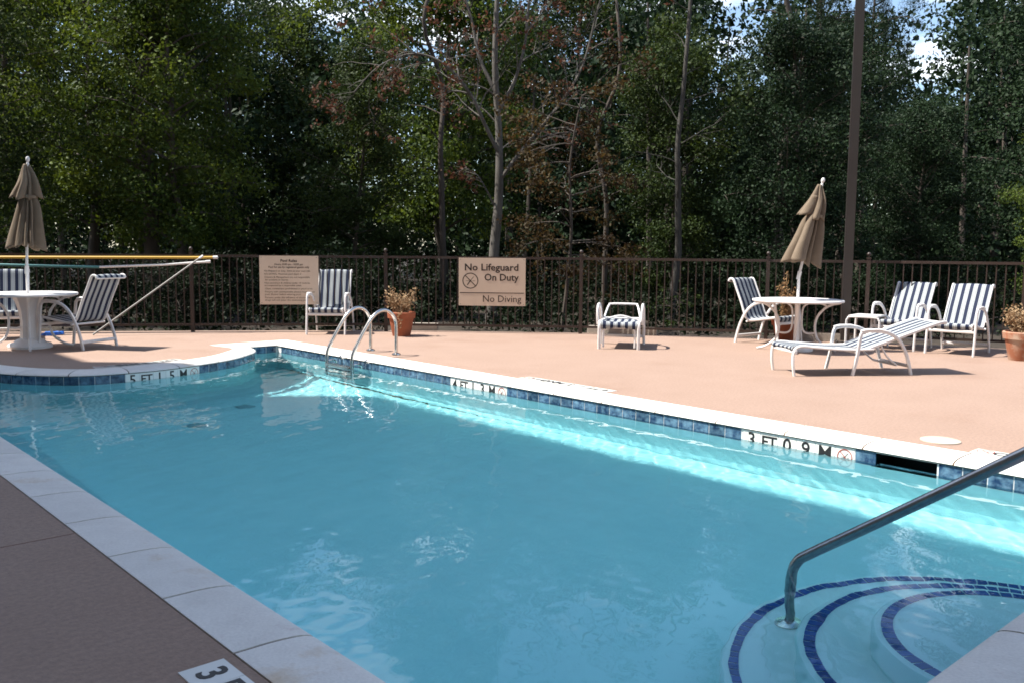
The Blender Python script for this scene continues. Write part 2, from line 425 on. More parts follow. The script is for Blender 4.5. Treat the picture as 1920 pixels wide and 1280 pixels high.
# entry steps with mosaic noses
SC = Vector((3.83, N_))
def half_disc(b, r, ztop, zbot, n=40):
    rr = 0.035; prof = [(r, zbot), (r, ztop - rr), (r - rr * .3, ztop - rr * .3), (r - rr, ztop)]
    vs = []; k = len(prof)
    for j in range(n + 1):
        a = math.pi * j / n
        for q, z in prof: vs.append((SC.x + q * math.cos(a), SC.y + q * math.sin(a) - (0.0 if 0 < j < n else 0), z))
    fs = [(j * k + i, (j + 1) * k + i, (j + 1) * k + i + 1, j * k + i + 1) for j in range(n) for i in range(k - 1)]
    fs.append(tuple(j * k + k - 1 for j in range(n + 1)))
    b.add(vs, fs)
b = MB(); b.box((0, 0, 0), (0.0475, 0.0450, 0.008)); st_me = b.mesh('step_tile', M['step_tile'])
for r, zt in ((1.215, -0.80), (0.905, -0.56), (0.605, -0.32)):
    b = MB(); half_disc(b, r, zt, -1.1); stp = b.build('step', M['step_plaster'], pool, smooth=True)
    rb = r - 0.035 - 0.026; n = int(math.pi * rb / 0.0515)
    for j in range(n):
        a = math.pi * (j + 0.5) / n
        obj('step_tile', st_me, stp, M=Matrix.Translation((SC.x + rb * math.cos(a), SC.y + rb * math.sin(a), zt + 0.0015)) @ Matrix.Rotation(a, 4, 'Z'))
# main drains on the deep floor
for x, y in ((3.55, 8.55), (4.35, 9.15)):
    b = MB(); b.lathe([(0.105, 0), (0.105, 0.010), (0.075, 0.022), (0.0, 0.025)], 20, cap=False)
    d_ = b.build('main_drain', M['drain'], pool); d_.location = (x, y, floor_z(y))

# water: one closed body with a gently rippled top
gx = np.arange(1.49, 6.075, 0.018); gy = np.arange(1.09, 11.70, 0.018)
X, Y = np.meshgrid(gx, gy, indexing='ij'); Z = np.zeros_like(X)
for k in range(64):
    lam = 0.075 * (6.5 ** RNG.random()); th = RNG.uniform(0, 2 * np.pi) if k % 2 else RNG.normal(2.2, 0.5)
    ph = RNG.uniform(0, 2 * np.pi); kx, ky = np.cos(th) * 2 * np.pi / lam, np.sin(th) * 2 * np.pi / lam
    sl = 0.0036 * (0.6 + 0.8 * RNG.random())
    env = 0.76 + 0.24 * np.sin(X * RNG.uniform(.3, 1.3) + Y * RNG.uniform(.3, 1.0) + RNG.uniform(0, 6))
    Z += sl * lam / (2 * np.pi) * env * np.sin(kx * X + ky * Y + ph)
Z += WATER_Z
ni, nj = X.shape
wv = [(float(a), float(c), float(e)) for a, c, e in zip(X.ravel(), Y.ravel(), Z.ravel())]
wf = [(i * nj + j, (i + 1) * nj + j, (i + 1) * nj + j + 1, i * nj + j + 1) for i in range(ni - 1) for j in range(nj - 1)]
ntop = len(wf)
rim = [i * nj for i in range(ni)] + [(ni - 1) * nj + j for j in range(1, nj)] + [i * nj + nj - 1 for i in range(ni - 2, -1, -1)] + [j for j in range(nj - 2, 0, -1)]
o0 = len(wv); wv += [(wv[i][0], wv[i][1], -1.9) for i in rim]
nr = len(rim)
wf += [(rim[k], o0 + k, o0 + (k + 1) % nr, rim[(k + 1) % nr]) for k in range(nr)]
wf.append(tuple(reversed(range(o0, o0 + nr))))
wme = bpy.data.meshes.new('water'); wme.from_pydata(wv, [], wf)
wme.polygons.foreach_set('use_smooth', [True] * ntop + [False] * (len(wf) - ntop))
m = bpy.data.materials.new('pool_water'); m.use_nodes = True; t = m.node_tree; t.nodes.clear()
o_ = N('ShaderNodeOutputMaterial', t)
rf = N('ShaderNodeBsdfRefraction', t); rf.inputs['IOR'].default_value = 1.333; rf.inputs['Roughness'].default_value = 0.0; rf.inputs['Color'].default_value = (0.72, 0.955, 0.985, 1)
gs = N('ShaderNodeBsdfGlossy', t); gs.inputs['Roughness'].default_value = 0.0
fr = N('ShaderNodeFresnel', t); fr.inputs['IOR'].default_value = 1.333
ms = N('ShaderNodeMixShader', t); t.links.new(fr.outputs[0], ms.inputs[0]); t.links.new(rf.outputs[0], ms.inputs[1]); t.links.new(gs.outputs[0], ms.inputs[2])
t.links.new(ms.outputs[0], o_.inputs[0])
wme.materials.append(m)
water = struct(obj('water', wme)); water.cycles.is_caustics_caster = True
for o in [pool] + list(pool.children_recursive): o.cycles.is_caustics_receiver = True

# ------------------------------------------------------------------ deck and ground
FENCE = [(-1.5, 18.75), (0.75, 17.2), (3.25, 15.6), (5.775, 13.96), (8.265, 12.203), (10.48, 9.943), (12.16, 7.60), (12.88, 6.36), (13.66, 4.48), (14.40, 1.6), (14.85, -1.2)]
def off_line(P, dist):
    P = [Vector(p) for p in P]; o = []
    for i in range(len(P)):
        t0 = (P[i] - P[max(i - 1, 0)]); t1 = (P[min(i + 1, len(P) - 1)] - P[i]); tt = (t0.normalized() if t0.length else Vector((0, 0))) + (t1.normalized() if t1.length else Vector((0, 0)))
        o.append(P[i] + left_n(tt.normalized()) * dist)
    return o
edge = off_line(FENCE, 0.16)        # left of the travel direction is outside
deck_out = [Vector((-2.48, 19.5)), *edge, Vector((15.1, -7)), Vector((-2.48, -7))]
hole = [Vector((v.x, v.y)) for v in offset_loop(0.290, 0)]
def fill_with_hole(outer, hole, z):
    o = [Vector((p.x, p.y, 0)) for p in outer]; h = [Vector((p.x, p.y, 0)) for p in hole]
    tr = geometry.tessellate_polygon([o, h]); allp = o + h; fs = []
    for a, c, e in tr:
        p, q, r_ = allp[a], allp[c], allp[e]
        ar = (q.x - p.x) * (r_.y - p.y) - (r_.x - p.x) * (q.y - p.y)
        if abs(ar) < 1e-9: continue
        fs.append((a, c, e) if ar > 0 else (a, e, c))
    return [(p.x, p.y, z) for p in allp], fs
b = MB(); b.add(*fill_with_hole(deck_out, hole, 0.0))
for i in range(len(deck_out)):
    p, q = deck_out[i], deck_out[(i + 1) % len(deck_out)]; b.add([(p.x, p.y, 0), (q.x, q.y, 0), (q.x, q.y, -0.5), (p.x, p.y, -0.5)], [(0, 1, 2, 3)])
for i in range(len(hole)):
    p, q = hole[i], hole[(i + 1) % len(hole)]; b.add([(p.x, p.y, 0), (q.x, q.y, 0), (q.x, q.y, -0.05), (p.x, p.y, -0.05)], [(0, 1, 2, 3)])
deck = struct(b.build('pool_deck', M['deck']))
for (x0, y0, x1, y1) in ((-2.4, 4.42, 1.232, 4.42), (-2.4, 8.2, 1.232, 8.2), (6.325, 0.4, 14.0, 0.4)):
    b = MB(); b.box(((x0 + x1) / 2, (y0 + y1) / 2, 0.0006), (max(abs(x1 - x0), 0.007), max(abs(y1 - y0), 0.007), 0.002)); b.build('control_joint', M['joint'], deck)
gin = [v + (Vector((6, 5)) - v).normalized() * 0.1 for v in deck_out]
b = MB(); big = [Vector((-400, -400)), Vector((400, -400)), Vector((400, 400)), Vector((-400, 400))]
b.add(*fill_with_hole(big, gin, -0.22)); ground = struct(b.build('ground', M['soil']))
# depth markers set flat in the deck (read from the deck side)
def deck_marks(x, y0, words, right, up, size=0.1525):
    R = Vector(right); U = Vector(up); o = Vector((x, y0))
    for k, wd in enumerate(words):
        c = o + R * (k + 0.5) * TP
        Mx = frame((c.x, c.y, 0.0015), (R.x, R.y, 0), (U.x, U.y, 0), (0, 0, 1))
        t = obj('deck_marker_tile', deck_tile_me, deck, M=Mx)
        if wd:
            lm = symbol_me if wd == '@' else text_mesh(wd, 0.135 if len(wd) < 3 else 0.06, M['black'], bold=0.003 if len(wd) < 3 else 0.0012)
            obj('lettering', lm, t, loc=(0, 0, 0.0040))
b = MB(); b.box((0, 0, 0), (0.1515, 0.1515, 0.006)); deck_tile_me = b.mesh('deck_marker_tile', M['depth_tile'])
deck_marks(1.12, 2.72, ['3', 'FT', 'NO', 'DIVING', '@'], (0, -1), (1, 0))
deck_marks(6.415, 5.66, ['4', 'FT', '1', '3', 'M', 'NO', 'DIVING', '@'], (0, 1), (-1, 0))
deck_marks(6.415, 1.12, ['3', 'FT', '0', '9', 'M', 'NO', 'NO', '@'], (0, 1), (-1, 0))
for k, wd in enumerate(['@', 'DIVING', 'NO', 'M', '5', '1', 'FT', '5']):
    P, O = station(s5 + 6.6 * TP - TP * (k + 0.5) * 1.0 + 0.15); On = O.normalized(); c = P + On * 0.40
    # reader stands on the deck facing the water
    U = -On; R = Vector((U.y, -U.x)); t = obj('deck_marker_tile', deck_tile_me, deck, M=frame((c.x, c.y, 0.0015), (R.x, R.y, 0), (U.x, U.y, 0), (0, 0, 1)))
    obj('lettering', symbol_me if wd == '@' else text_mesh(wd, 0.135 if len(wd) < 3 else 0.06, M['black'], bold=0.003 if len(wd) < 3 else 0.0012), t, loc=(0, 0, 0.004))
b = MB(); b.lathe([(0.135, 0), (0.135, 0.006), (0.12, 0.010), (0.0, 0.010)], 36, cap=False)
lid = tag(b.build('skimmer_lid', M['lid'], smooth=True), 'round cream skimmer lid set in the deck beside the pool edge', 'lid'); lid.location = (6.56, 2.64, 0.001)

# ------------------------------------------------------------------ fence
M['bronze'] = mat('bronze_powder_coat', (0.030, 0.018, 0.014), 0.45, col2=(0.042, 0.026, 0.020), vscale=3)
M['white_metal'] = mat('white_powder_coat', (0.72, 0.70, 0.69), 0.38, col2=(0.66, 0.64, 0.63), vscale=8)
M['steel'] = mat('stainless_steel', (0.62, 0.60, 0.57), 0.22, metal=1.0, col2=(0.50, 0.48, 0.46), vscale=12, bump=0.05, bscale=40)
M['darkened_steel'] = mat('darkened_stainless', (0.34, 0.34, 0.345), 0.26, metal=1.0, col2=(0.26, 0.26, 0.27), vscale=14, bump=0.05, bscale=40)  # stainless darkened to stand in for the dark hotel it reflects
M['sign'] = mat('tan_sign_panel', (0.63, 0.495, 0.38), 0.5, col2=(0.59, 0.46, 0.35), vscale=3)
M['brown_ink'] = mat('brown_sign_lettering', (0.022, 0.011, 0.008), 0.6)
M['canvas'] = mat('taupe_canvas', (0.165, 0.123, 0.084), 0.9, col2=(0.138, 0.102, 0.069), vscale=9, bump=0.25, bscale=220)
M['terracotta'] = mat('terracotta', (0.30, 0.085, 0.034), 0.8, col2=(0.24, 0.065, 0.026), vscale=7, bump=0.15)
M['terracotta_pale'] = mat('weathered_terracotta', (0.30, 0.11, 0.055), 0.85, col2=(0.42, 0.30, 0.22), vscale=5, bump=0.2, contrast=(0.42, 0.62))
M['dry_leaf'] = mat('dried_leaf', (0.38, 0.27, 0.155), 0.85, col2=(0.26, 0.155, 0.075), vscale=9)
M['dry_plume'] = mat('dried_plume', (0.34, 0.20, 0.09), 0.9, col2=(0.22, 0.115, 0.045), vscale=14)
M['yellow_pole'] = mat('yellow_fibreglass', (0.50, 0.31, 0.045), 0.4)
M['teal_pole'] = mat('teal_anodised', (0.05, 0.16, 0.17), 0.4, metal=0.3)
M['alu'] = mat('dull_aluminium', (0.19, 0.18, 0.17), 0.55, metal=0.3)
M['blue_vinyl'] = mat('blue_vinyl', (0.02, 0.12, 0.45), 0.45)
M['post'] = mat('bronze_lamp_post', (0.021, 0.016, 0.014), 0.5, col2=(0.028, 0.021, 0.018), vscale=2)
M['kerb'] = mat('pale_concrete_edging', (0.36, 0.31, 0.26), 0.9, col2=(0.28, 0.24, 0.20), vscale=6, bump=0.3)
# striped sling fabric, the stripes run along the sling (object x carries the width)
def sling_mat(width):
    m = bpy.data.materials.new('striped_sling'); m.use_nodes = True; t = m.node_tree; bs = t.nodes['Principled BSDF']; bs.inputs['Roughness'].default_value = 0.8
    bs.inputs['Specular IOR Level'].default_value = 0.25
    tcn = N('ShaderNodeTexCoord', t); sp = N('ShaderNodeSeparateXYZ', t); t.links.new(tcn.outputs['Object'], sp.inputs[0])
    md = N('ShaderNodeMath', t, operation='MULTIPLY_ADD'); md.inputs[1].default_value = 5.0 / width; md.inputs[2].default_value = 10.5
    t.links.new(sp.outputs['X'], md.inputs[0]); fr_ = N('ShaderNodeMath', t, operation='FRACT'); t.links.new(md.outputs[0], fr_.inputs[0])
    r = N('ShaderNodeValToRGB', t); r.color_ramp.interpolation = 'CONSTANT'; e = r.color_ramp.elements
    navy, pale, mid = (0.020, 0.028, 0.062, 1), (0.46, 0.49, 0.50, 1), (0.22, 0.245, 0.265, 1)
    e[0].position = 0.0; e[0].color = pale; e[1].position = 0.09; e[1].color = mid
    for p_, c_ in ((0.17, pale), (0.27, navy), (0.73, pale), (0.83, mid), (0.91, pale)):
        q = e.new(p_); q.color = c_
    t.links.new(fr_.outputs[0], r.inputs[0])
    n = N('ShaderNodeTexNoise', t); n.inputs['Scale'].default_value = 260; t.links.new(tcn.outputs['Object'], n.inputs['Vector'])
    bp = N('ShaderNodeBump', t); bp.inputs['Strength'].default_value = 0.25; bp.inputs['Distance'].default_value = 0.002; t.links.new(n.outputs[0], bp.inputs['Height']); t.links.new(bp.outputs[0], bs.inputs['Normal'])
    tr = N('ShaderNodeBsdfTranslucent', t); ms_ = N('ShaderNodeMixShader', t); ms_.inputs[0].default_value = 0.22
    t.links.new(r.outputs[0], bs.inputs['Base Color']); t.links.new(r.outputs[0], tr.inputs[0])
    t.links.new(bs.outputs[0], ms_.inputs[1]); t.links.new(tr.outputs[0], ms_.inputs[2]); t.links.new(ms_.outputs[0], t.nodes['Material Output'].inputs[0])
    return m
M['sling'] = sling_mat(0.50)

fence = thing('metal_fence', 'dark bronze picket fence with ball-topped posts round the far deck edge', 'fence')
b = MB(); b.box((0, 0, 0.61), (0.055, 0.055, 1.28)); b.box((0, 0, 1.257), (0.068, 0.068, 0.02)); post_me = b.mesh('post', M['bronze'])
b = MB(); b.lathe([(0.012, 0), (0.012, 0.02), (0.026, 0.032), (0.032, 0.048), (0.027, 0.066), (0.014, 0.078), (0.003, 0.081)], 12); fin_me = b.mesh('finial', M['bronze'], True)
b = MB(); b.box((0, 0, 0.655), (0.016, 0.016, 1.09)); pick_me = b.mesh('picket', M['bronze'])
for i, (x, y) in enumerate(FENCE):
    q = Vector(FENCE[min(i + 1, len(FENCE) - 1)]) - Vector(FENCE[max(i - 1, 0)]); a = math.atan2(q.y, q.x)
    p_ = obj('post', post_me, fence, M=Matrix.Translation((x, y, 0)) @ Matrix.Rotation(a, 4, 'Z'))
    obj('finial', fin_me, p_, (0, 0, 1.265))
for i in range(len(FENCE) - 1):
    a, c = Vector(FENCE[i]), Vector(FENCE[i + 1]); d_ = c - a; L = d_.length; ang = math.atan2(d_.y, d_.x); mid = (a + c) / 2
    Mx = Matrix.Translation((mid.x, mid.y, 0)) @ Matrix.Rotation(ang, 4, 'Z')
    for nm, z, hh, ww in (('top_rail', 1.205, 0.040, 0.038), ('bottom_rail', 0.115, 0.036, 0.034)):
        b = MB(); b.box((0, 0, z), (L - 0.058, ww, hh)); b.build(nm, M['bronze'], fence).matrix_local = Mx
    n = int(L / 0.116); 
    for k in range(n - 1):
        q = a + d_ * ((k + 1) / n); 
        if i in (0, len(FENCE) - 2) : continue
        obj('picket', pick_me, fence, M=Matrix.Translation((q.x, q.y, 0)) @ Matrix.Rotation(ang, 4, 'Z'))
# pale edging stones just outside the fence
def edging(x0, y0, x1, y1, label, h=0.10, z0=-0.24):
    a, c = Vector((x0, y0)), Vector((x1, y1)); d_ = c - a; ang = math.atan2(d_.y, d_.x); L = d_.length
    b = MB(); b.tube([(0, 0, 0), (0.02, 0, 0), (L - 0.02, 0, 0), (L, 0, 0)], [0.075, 0.085, 0.085, 0.075], 4, up=(0, 0.7, 0.7))
    o = tag(b.build('edging_stone', M['kerb']), label, 'kerb'); o.location = (x0, y0, z0 + 0.30); o.rotation_euler = (0, 0, ang); return o
edging(8.50, 12.32, 9.02, 11.80, 'short pale concrete edging stone behind the fence by the small clay pot')
edging(10.72, 10.00, 11.28, 9.02, 'long pale concrete edging stone behind the fence left of the low seat')
edging(12.32, 7.32, 12.80, 6.56, 'pale concrete edging stone at the foot of the fence by the lamp post')

# ------------------------------------------------------------------ signs on the fence
def sign(p0, p1, z0, z1, label):
    a, c = Vector(p0), Vector(p1); d_ = (c - a); Lx = d_.length; ang = math.atan2(d_.y, d_.x)
    nrm = Vector((math.sin(ang), -math.cos(ang))); mid = (a + c) / 2 + nrm * 0.036
    t = thing('pool_sign', label, 'sign', (mid.x, mid.y, (z0 + z1) / 2), ang, 'signs fixed to the fence')
    H = z1 - z0; b = MB(); b.box((0, 0, 0), (Lx, 0.008, H)); b.build('panel', M['sign'], t)
    for x in (-1, 1):
        for z in (-1, 1):
            b = MB(); b.lathe([(0.007, 0), (0.006, 0.003), (0.0, 0.004)], 8, cap=False); s_ = b.build('screw', M['alu'], t); s_.matrix_local = frame((x * (Lx / 2 - 0.03), -0.004, z * (H / 2 - 0.025)), (1, 0, 0), (0, 0, 1), (0, -1, 0))
    return t, Lx, H
def sign_text(t, txt, x, z, size, bold=0.0, align='LEFT', width=None):
    me = text_mesh(txt, size, M['brown_ink'], bold, 0.0005, align, 2)
    Mx = frame((x, -0.0052, z), (1, 0, 0), (0, 0, 1), (0, -1, 0))
    if width:
        xs = [v.co.x for v in me.vertices]; k = width / (max(xs) - min(xs)); Mx = Mx @ Matrix.Diagonal((k, 1, 1, 1))
    return obj('lettering', me, t, M=Mx)
sg, Lx, H = sign((9.102, 11.349), (9.857, 10.579), 0.436, 1.205, 'square tan sign on the fence reading No Lifeguard On Duty, No Diving')
kx = Lx / 1340; kz = H / 960                          # laid out in units of the panel's own width and height
def U(px, pz): return (px - 215 - 670) * kx, (620 - pz) * kz
x, z = U(1420, 335); sign_text(sg, 'No Lifeguard', x, z, 0.155, 0.0032, 'RIGHT', 1075 * kx)
x, z = U(1415, 535); sign_text(sg, 'On Duty', x, z, 0.155, 0.0032, 'RIGHT', 690 * kx)
x, z = U(1475, 965); sign_text(sg, 'No Diving', x, z, 0.155, 0.0002, 'RIGHT', 770 * kx)
b = MB(); b.box((0, -0.0048, 0), (1290 * kx, 0.0016, 0.013)); o_ = b.build('rule_line', M['brown_ink'], sg); x, z = U(880, 842); o_.location = (x, 0, z)
sy = no_dive_mesh(160 * kx, M['brown_ink'], M['brown_ink'], 0.0007); x, z = U(450, 600); obj('no_diving_symbol', sy, sg, M=frame((x, -0.0046, z), (1, 0, 0), (0, 0, 1), (0, -1, 0)))
sr, Lx, H = sign((6.637, 13.351), (7.391, 12.82), 0.437, 1.213, 'square tan sign crowded with small lettering headed Pool Rules')
kx = Lx / 1290; kz = H / 1070
def U(px, pz): return (px - 75 - 645) * kx, (630 - pz) * kz
for txt, px, pz, sz, bd, al, wd in (('Pool Rules', 715, 205, 0.062, 0.0016, 'CENTER', 360), ('Hours: 8:00 am - 10:00 pm', 715, 285, 0.046, 0.0006, 'CENTER', 620), ('Pool for use by registered guests only', 715, 345, 0.046, 0.0006, 'CENTER', 890),
        ('No lifeguard on duty. Swim at your own risk.', 175, 428, 0.040, 0, 'LEFT', 1010), ('NO DIVING. Maximum pool depth 5\'.', 175, 497, 0.040, 0, 'LEFT', 820), ('Owners & Management are not responsible', 180, 566, 0.040, 0, 'LEFT', 990), ('for accidents or injuries.', 195, 624, 0.040, 0, 'LEFT', 510),
        ('Non-swimmers & children under 14 must be', 180, 693, 0.040, 0, 'LEFT', 990), ('accompanied by a responsible adult.', 180, 748, 0.040, 0, 'LEFT', 810), ('Glass containers prohibited in pool area.', 185, 818, 0.040, 0, 'LEFT', 1050), ('Persons with communicable disease must not use', 185, 888, 0.040, 0, 'LEFT', 1090),
        ('pool. Shower before entering pool.', 185, 945, 0.040, 0, 'LEFT', 790), ('Persons under the influence of alcohol or', 185, 1015, 0.040, 0, 'LEFT', 980), ('drugs will not enter the swimming pool.', 185, 1070, 0.040, 0, 'LEFT', 950)):
    x, z = U(px, pz); sign_text(sr, txt, x, z, sz, bd, al, wd * kx)

# ------------------------------------------------------------------ sling furniture; local +y is the way the seat faces, x its width
def arc_pts(pts, per=6): return smooth_path(pts, per)
def sling_strip(b, prof, w, sag=0.012):
    """curved sheet swept over x; prof = (y, z) points"""
    P = smooth_path([(0, y, z) for y, z in prof], 5); n = 9; vs = []
    T = 0.004
    for side in (1, -1):
        for i, p in enumerate(P):
            a = P[max(i - 1, 0)]; c = P[min(i + 1, len(P) - 1)]; tt = (c - a).normalized(); nn = Vector((0, -tt.z, tt.y))
            for j in range(n):
                u = j / (n - 1) * 2 - 1; e = p - nn * sag * (1 - u * u) + nn * side * T / 2
                vs.append((u * w / 2, e.y, e.z))
    m_ = len(P); fs = []
    for i in range(m_ - 1):
        for j in range(n - 1):
            q = i * n + j; fs.append((q, q + 1, q + n + 1, q + n)); o = m_ * n; fs.append((o + q, o + q + n, o + q + n + 1, o + q + 1))
    for i in range(m_ - 1):
        for j, fl in ((0, False), (n - 1, True)):
            q = i * n + j; o = m_ * n + q; f = (q, q + n, o + n, o); fs.append(f if not fl else f[::-1])
    for i, fl in ((0, True), (m_ - 1, False)):
        for j in range(n - 1):
            q = i * n + j; o = m_ * n + q; f = (q, q + 1, o + 1, o); fs.append(f if not fl else f[::-1])
    b.add(vs, fs); return P
def make_chair(label, back_top=(-0.56, 0.93), loc=(0, 0), face=(0, 1), group='striped sling armchairs'):
    ang = math.atan2(face[1], face[0]) - math.pi / 2
    t = thing('sling_chair', label, 'chair', (loc[0], loc[1], 0), ang, group)
    by, bz = back_top
    prof = [(0.315, 0.345), (0.335, 0.385), (0.30, 0.405), (0.10, 0.375), (-0.10, 0.345), (-0.19, 0.352), (-0.245, 0.41), (-0.245 + (by + 0.245) * 0.35, 0.41 + (bz - 0.41) * 0.38), (-0.245 + (by + 0.245) * 0.75, 0.41 + (bz - 0.41) * 0.76), (by, bz), (by - 0.03, bz + 0.025), (by - 0.075, bz + 0.020), (by - 0.09, bz - 0.01)]
    b = MB(); sling_strip(b, prof, 0.485); b.build('sling', M['sling'], t, smooth=True)
    for s_ in (-1, 1):
        b = MB(); b.tube(smooth_path([(s_ * 0.256, y, z) for y, z in prof], 4), 0.0135, 8, flat=1.25); b.build('side_rail', M['white_metal'], t, smooth=True)
        # front leg, arm and swept rear leg in one bent tube
        path = [(s_ * 0.30, 0.36, 0.0), (s_ * 0.30, 0.325, 0.30), (s_ * 0.30, 0.30, 0.53), (s_ * 0.30, 0.275, 0.598), (s_ * 0.30, 0.21, 0.622), (s_ * 0.30, 0.06, 0.615), (s_ * 0.30, -0.07, 0.575), (s_ * 0.30, -0.19, 0.47), (s_ * 0.30, -0.285, 0.30), (s_ * 0.30, -0.345, 0.12), (s_ * 0.30, -0.37, 0.0)]
        b = MB(); b.tube(smooth_path(path, 5), 0.0165, 8, flat=1.35, up=(0, 1, 0.05)); b.build('arm_frame', M['white_metal'], t, smooth=True)
        b = MB(); b.tube([(s_ * 0.30, 0.265, 0.628), (s_ * 0.30, 0.20, 0.640), (s_ * 0.30, 0.06, 0.634), (s_ * 0.30, -0.04, 0.605)], [0.022, 0.027, 0.026, 0.018], 8, flat=0.45, up=(0, 0, 1)); b.build('armrest', M['white_metal'], t, smooth=True)
        b = MB(); b.tube([(s_ * 0.262, -0.22, 0.42), (s_ * 0.295, -0.235, 0.415)], 0.012, 8); b.build('pivot', M['white_metal'], t)
    for y, z, nm in ((0.315, 0.315, 'front_rail'), (-0.345, 0.10, 'rear_stretcher'), (-0.185, 0.325, 'seat_bar')):
        b = MB(); b.tube([(-0.295, y, z), (0.295, y, z)], 0.0145, 8, flat=1.5 if nm != 'seat_bar' else 1, up=(0, 0, 1)); b.build(nm, M['white_metal'], t, smooth=True)
    b = MB(); b.tube([(-0.256, by - 0.085, bz - 0.012), (0.256, by - 0.085, bz - 0.012)], 0.0125, 8); b.build('top_bar', M['white_metal'], t, smooth=True)
    return t
make_chair('striped sling chair turned away, its back to the pool, right of the left umbrella table', (-0.50, 0.94), (3.70, 12.76), (-0.50, 0.866))
make_chair('striped sling chair cut by the left picture edge, behind the left umbrella table', (-0.42, 0.95), (3.30, 14.62), (-0.32, -0.95))
make_chair('lone striped sling chair in front of the Pool Rules sign', (-0.42, 0.955), (7.42, 12.52), (-0.68, -0.733))
make_chair('striped sling chair pulled up to the left of the right umbrella table', (-0.46, 0.91), (11.66, 7.24), (-0.03, -1.0))
make_chair('reclined striped sling chair beside the small white side table, left of the right pair', (-0.54, 0.88), (12.60, 5.70), (-0.99, -0.10))
make_chair('reclined striped sling chair nearest the right clay pot, right of the right pair', (-0.54, 0.88), (12.60, 4.92), (-0.99, -0.10))

# chaise longue; local y runs from foot (0) to head
def make_lounger(loc, ang):
    t = thing('chaise_longue', 'striped sling chaise longue with raised head end on the right deck', 'sun lounger', (loc[0], loc[1], 0), ang)
    seat = [(-0.015, 0.265), (-0.03, 0.30), (0.0, 0.325), (0.12, 0.318), (0.40, 0.292), (0.70, 0.275), (0.86, 0.283)]
    back = [(0.86, 0.285), (1.0, 0.335), (1.3, 0.435), (1.62, 0.542), (1.74, 0.575), (1.785, 0.572)]
    b = MB(); sling_strip(b, seat, 0.50, 0.015); b.build('seat_sling', M['sling'], t, smooth=True)
    b = MB(); sling_strip(b, back, 0.50, 0.012); b.build('back_sling', M['sling'], t, smooth=True)
    for s_ in (-1, 1):
        x = s_ * 0.262
        b = MB(); b.tube(smooth_path([(x, 0.0, 0), (x, -0.02, 0.13), (x, -0.012, 0.27), (x, 0.06, 0.322), (x, 0.25, 0.308), (x, 0.60, 0.282), (x, 0.92, 0.285)], 5), 0.015, 8, flat=1.3); b.build('seat_rail', M['white_metal'], t, smooth=True)
        b = MB(); b.tube(smooth_path([(x, y, z) for y, z in back], 4), 0.014, 8, flat=1.3); b.build('back_rail', M['white_metal'], t, smooth=True)
        xa = s_ * 0.292
        b = MB(); b.tube(smooth_path([(xa, 0.665, 0), (xa, 0.715, 0.22), (xa, 0.745, 0.43), (xa, 0.79, 0.478), (xa, 0.90, 0.488), (xa, 1.06, 0.468), (xa, 1.20, 0.385), (xa, 1.30, 0.22), (xa, 1.365, 0.0)], 5), 0.016, 8, flat=1.35, up=(0, 1, 0.05)); b.build('arm_frame', M['white_metal'], t, smooth=True)
        b = MB(); b.tube([(xa, 0.745, 0.488), (xa, 0.81, 0.502), (xa, 0.95, 0.504), (xa, 1.06, 0.482)], [0.021, 0.026, 0.024, 0.018], 8, flat=0.45, up=(0, 0, 1)); b.build('armrest', M['white_metal'], t, smooth=True)
        b = MB(); b.tube(smooth_path([(s_ * 0.235, 1.02, 0.33), (s_ * 0.235, 1.10, 0.20), (s_ * 0.235, 1.22, 0.105)], 4), 0.011, 8); b.build('back_prop', M['white_metal'], t, smooth=True)
    for y, z, nm in ((0.0, 0.262, 'foot_rail'), (0.70, 0.255, 'seat_bar'), (1.335, 0.10, 'rear_stretcher'), (1.775, 0.566, 'head_bar'), (1.22, 0.105, 'prop_bar')):
        hw = 0.235 if nm == 'prop_bar' else 0.285 if nm != 'head_bar' else 0.262
        b = MB(); b.tube([(-hw, y, z), (hw, y, z)], 0.0135, 8, flat=1.4 if nm in ('rear_stretcher', 'foot_rail') else 1.0, up=(0, 0, 1)); b.build(nm, M['white_metal'], t, smooth=True)
    return t
make_lounger((8.93, 5.34), math.atan2(-0.55, 0.84) - math.pi / 2)

# low seat with its back folded away, seen end on
t = thing('low_lounge_seat', 'low striped sling seat with bare white back loop, alone before the fence', 'sun lounger', (9.27, 8.07, 0), math.atan2(0.60, 0.80) - math.pi / 2)
b = MB(); sling_strip(b, [(0.02, 0.265), (-0.012, 0.295), (-0.012, 0.345), (0.03, 0.382), (0.12, 0.372), (0.35, 0.352), (0.62, 0.35), (0.84, 0.365)], 0.50, 0.018); b.build('seat_sling', M['sling'], t, smooth=True)
for s_ in (-1, 1):
    x = s_ * 0.268
    b = MB(); b.tube(smooth_path([(x, 0.0, 0), (x, -0.005, 0.2), (x, 0.0, 0.33), (x, 0.06, 0.372), (x, 0.3, 0.358), (x, 0.88, 0.362)], 5), 0.017, 8, flat=1.3); b.build('seat_rail', M['white_metal'], t, smooth=True)
    xa = s_ * 0.305
    b = MB(); b.tube(smooth_path([(xa, 0.16, 0.33), (xa, 0.12, 0.45), (xa, 0.15, 0.555), (xa, 0.25, 0.585), (xa, 0.42, 0.57), (xa, 0.58, 0.47), (xa, 0.69, 0.25), (xa, 0.74, 0.0)], 5), 0.020, 8, flat=1.5, up=(0, 1, 0.05)); b.build('arm_frame', M['white_metal'], t, smooth=True)
b = MB(); b.tube(smooth_path([(-0.215, 0.03, 0.02), (-0.215, 0.03, 0.20), (-0.205, 0.03, 0.265), (-0.16, 0.03, 0.288), (0.16, 0.03, 0.288), (0.205, 0.03, 0.265), (0.215, 0.03, 0.20), (0.215, 0.03, 0.02)], 4), 0.014, 8); b.build('front_loop', M['white_metal'], t, smooth=True)
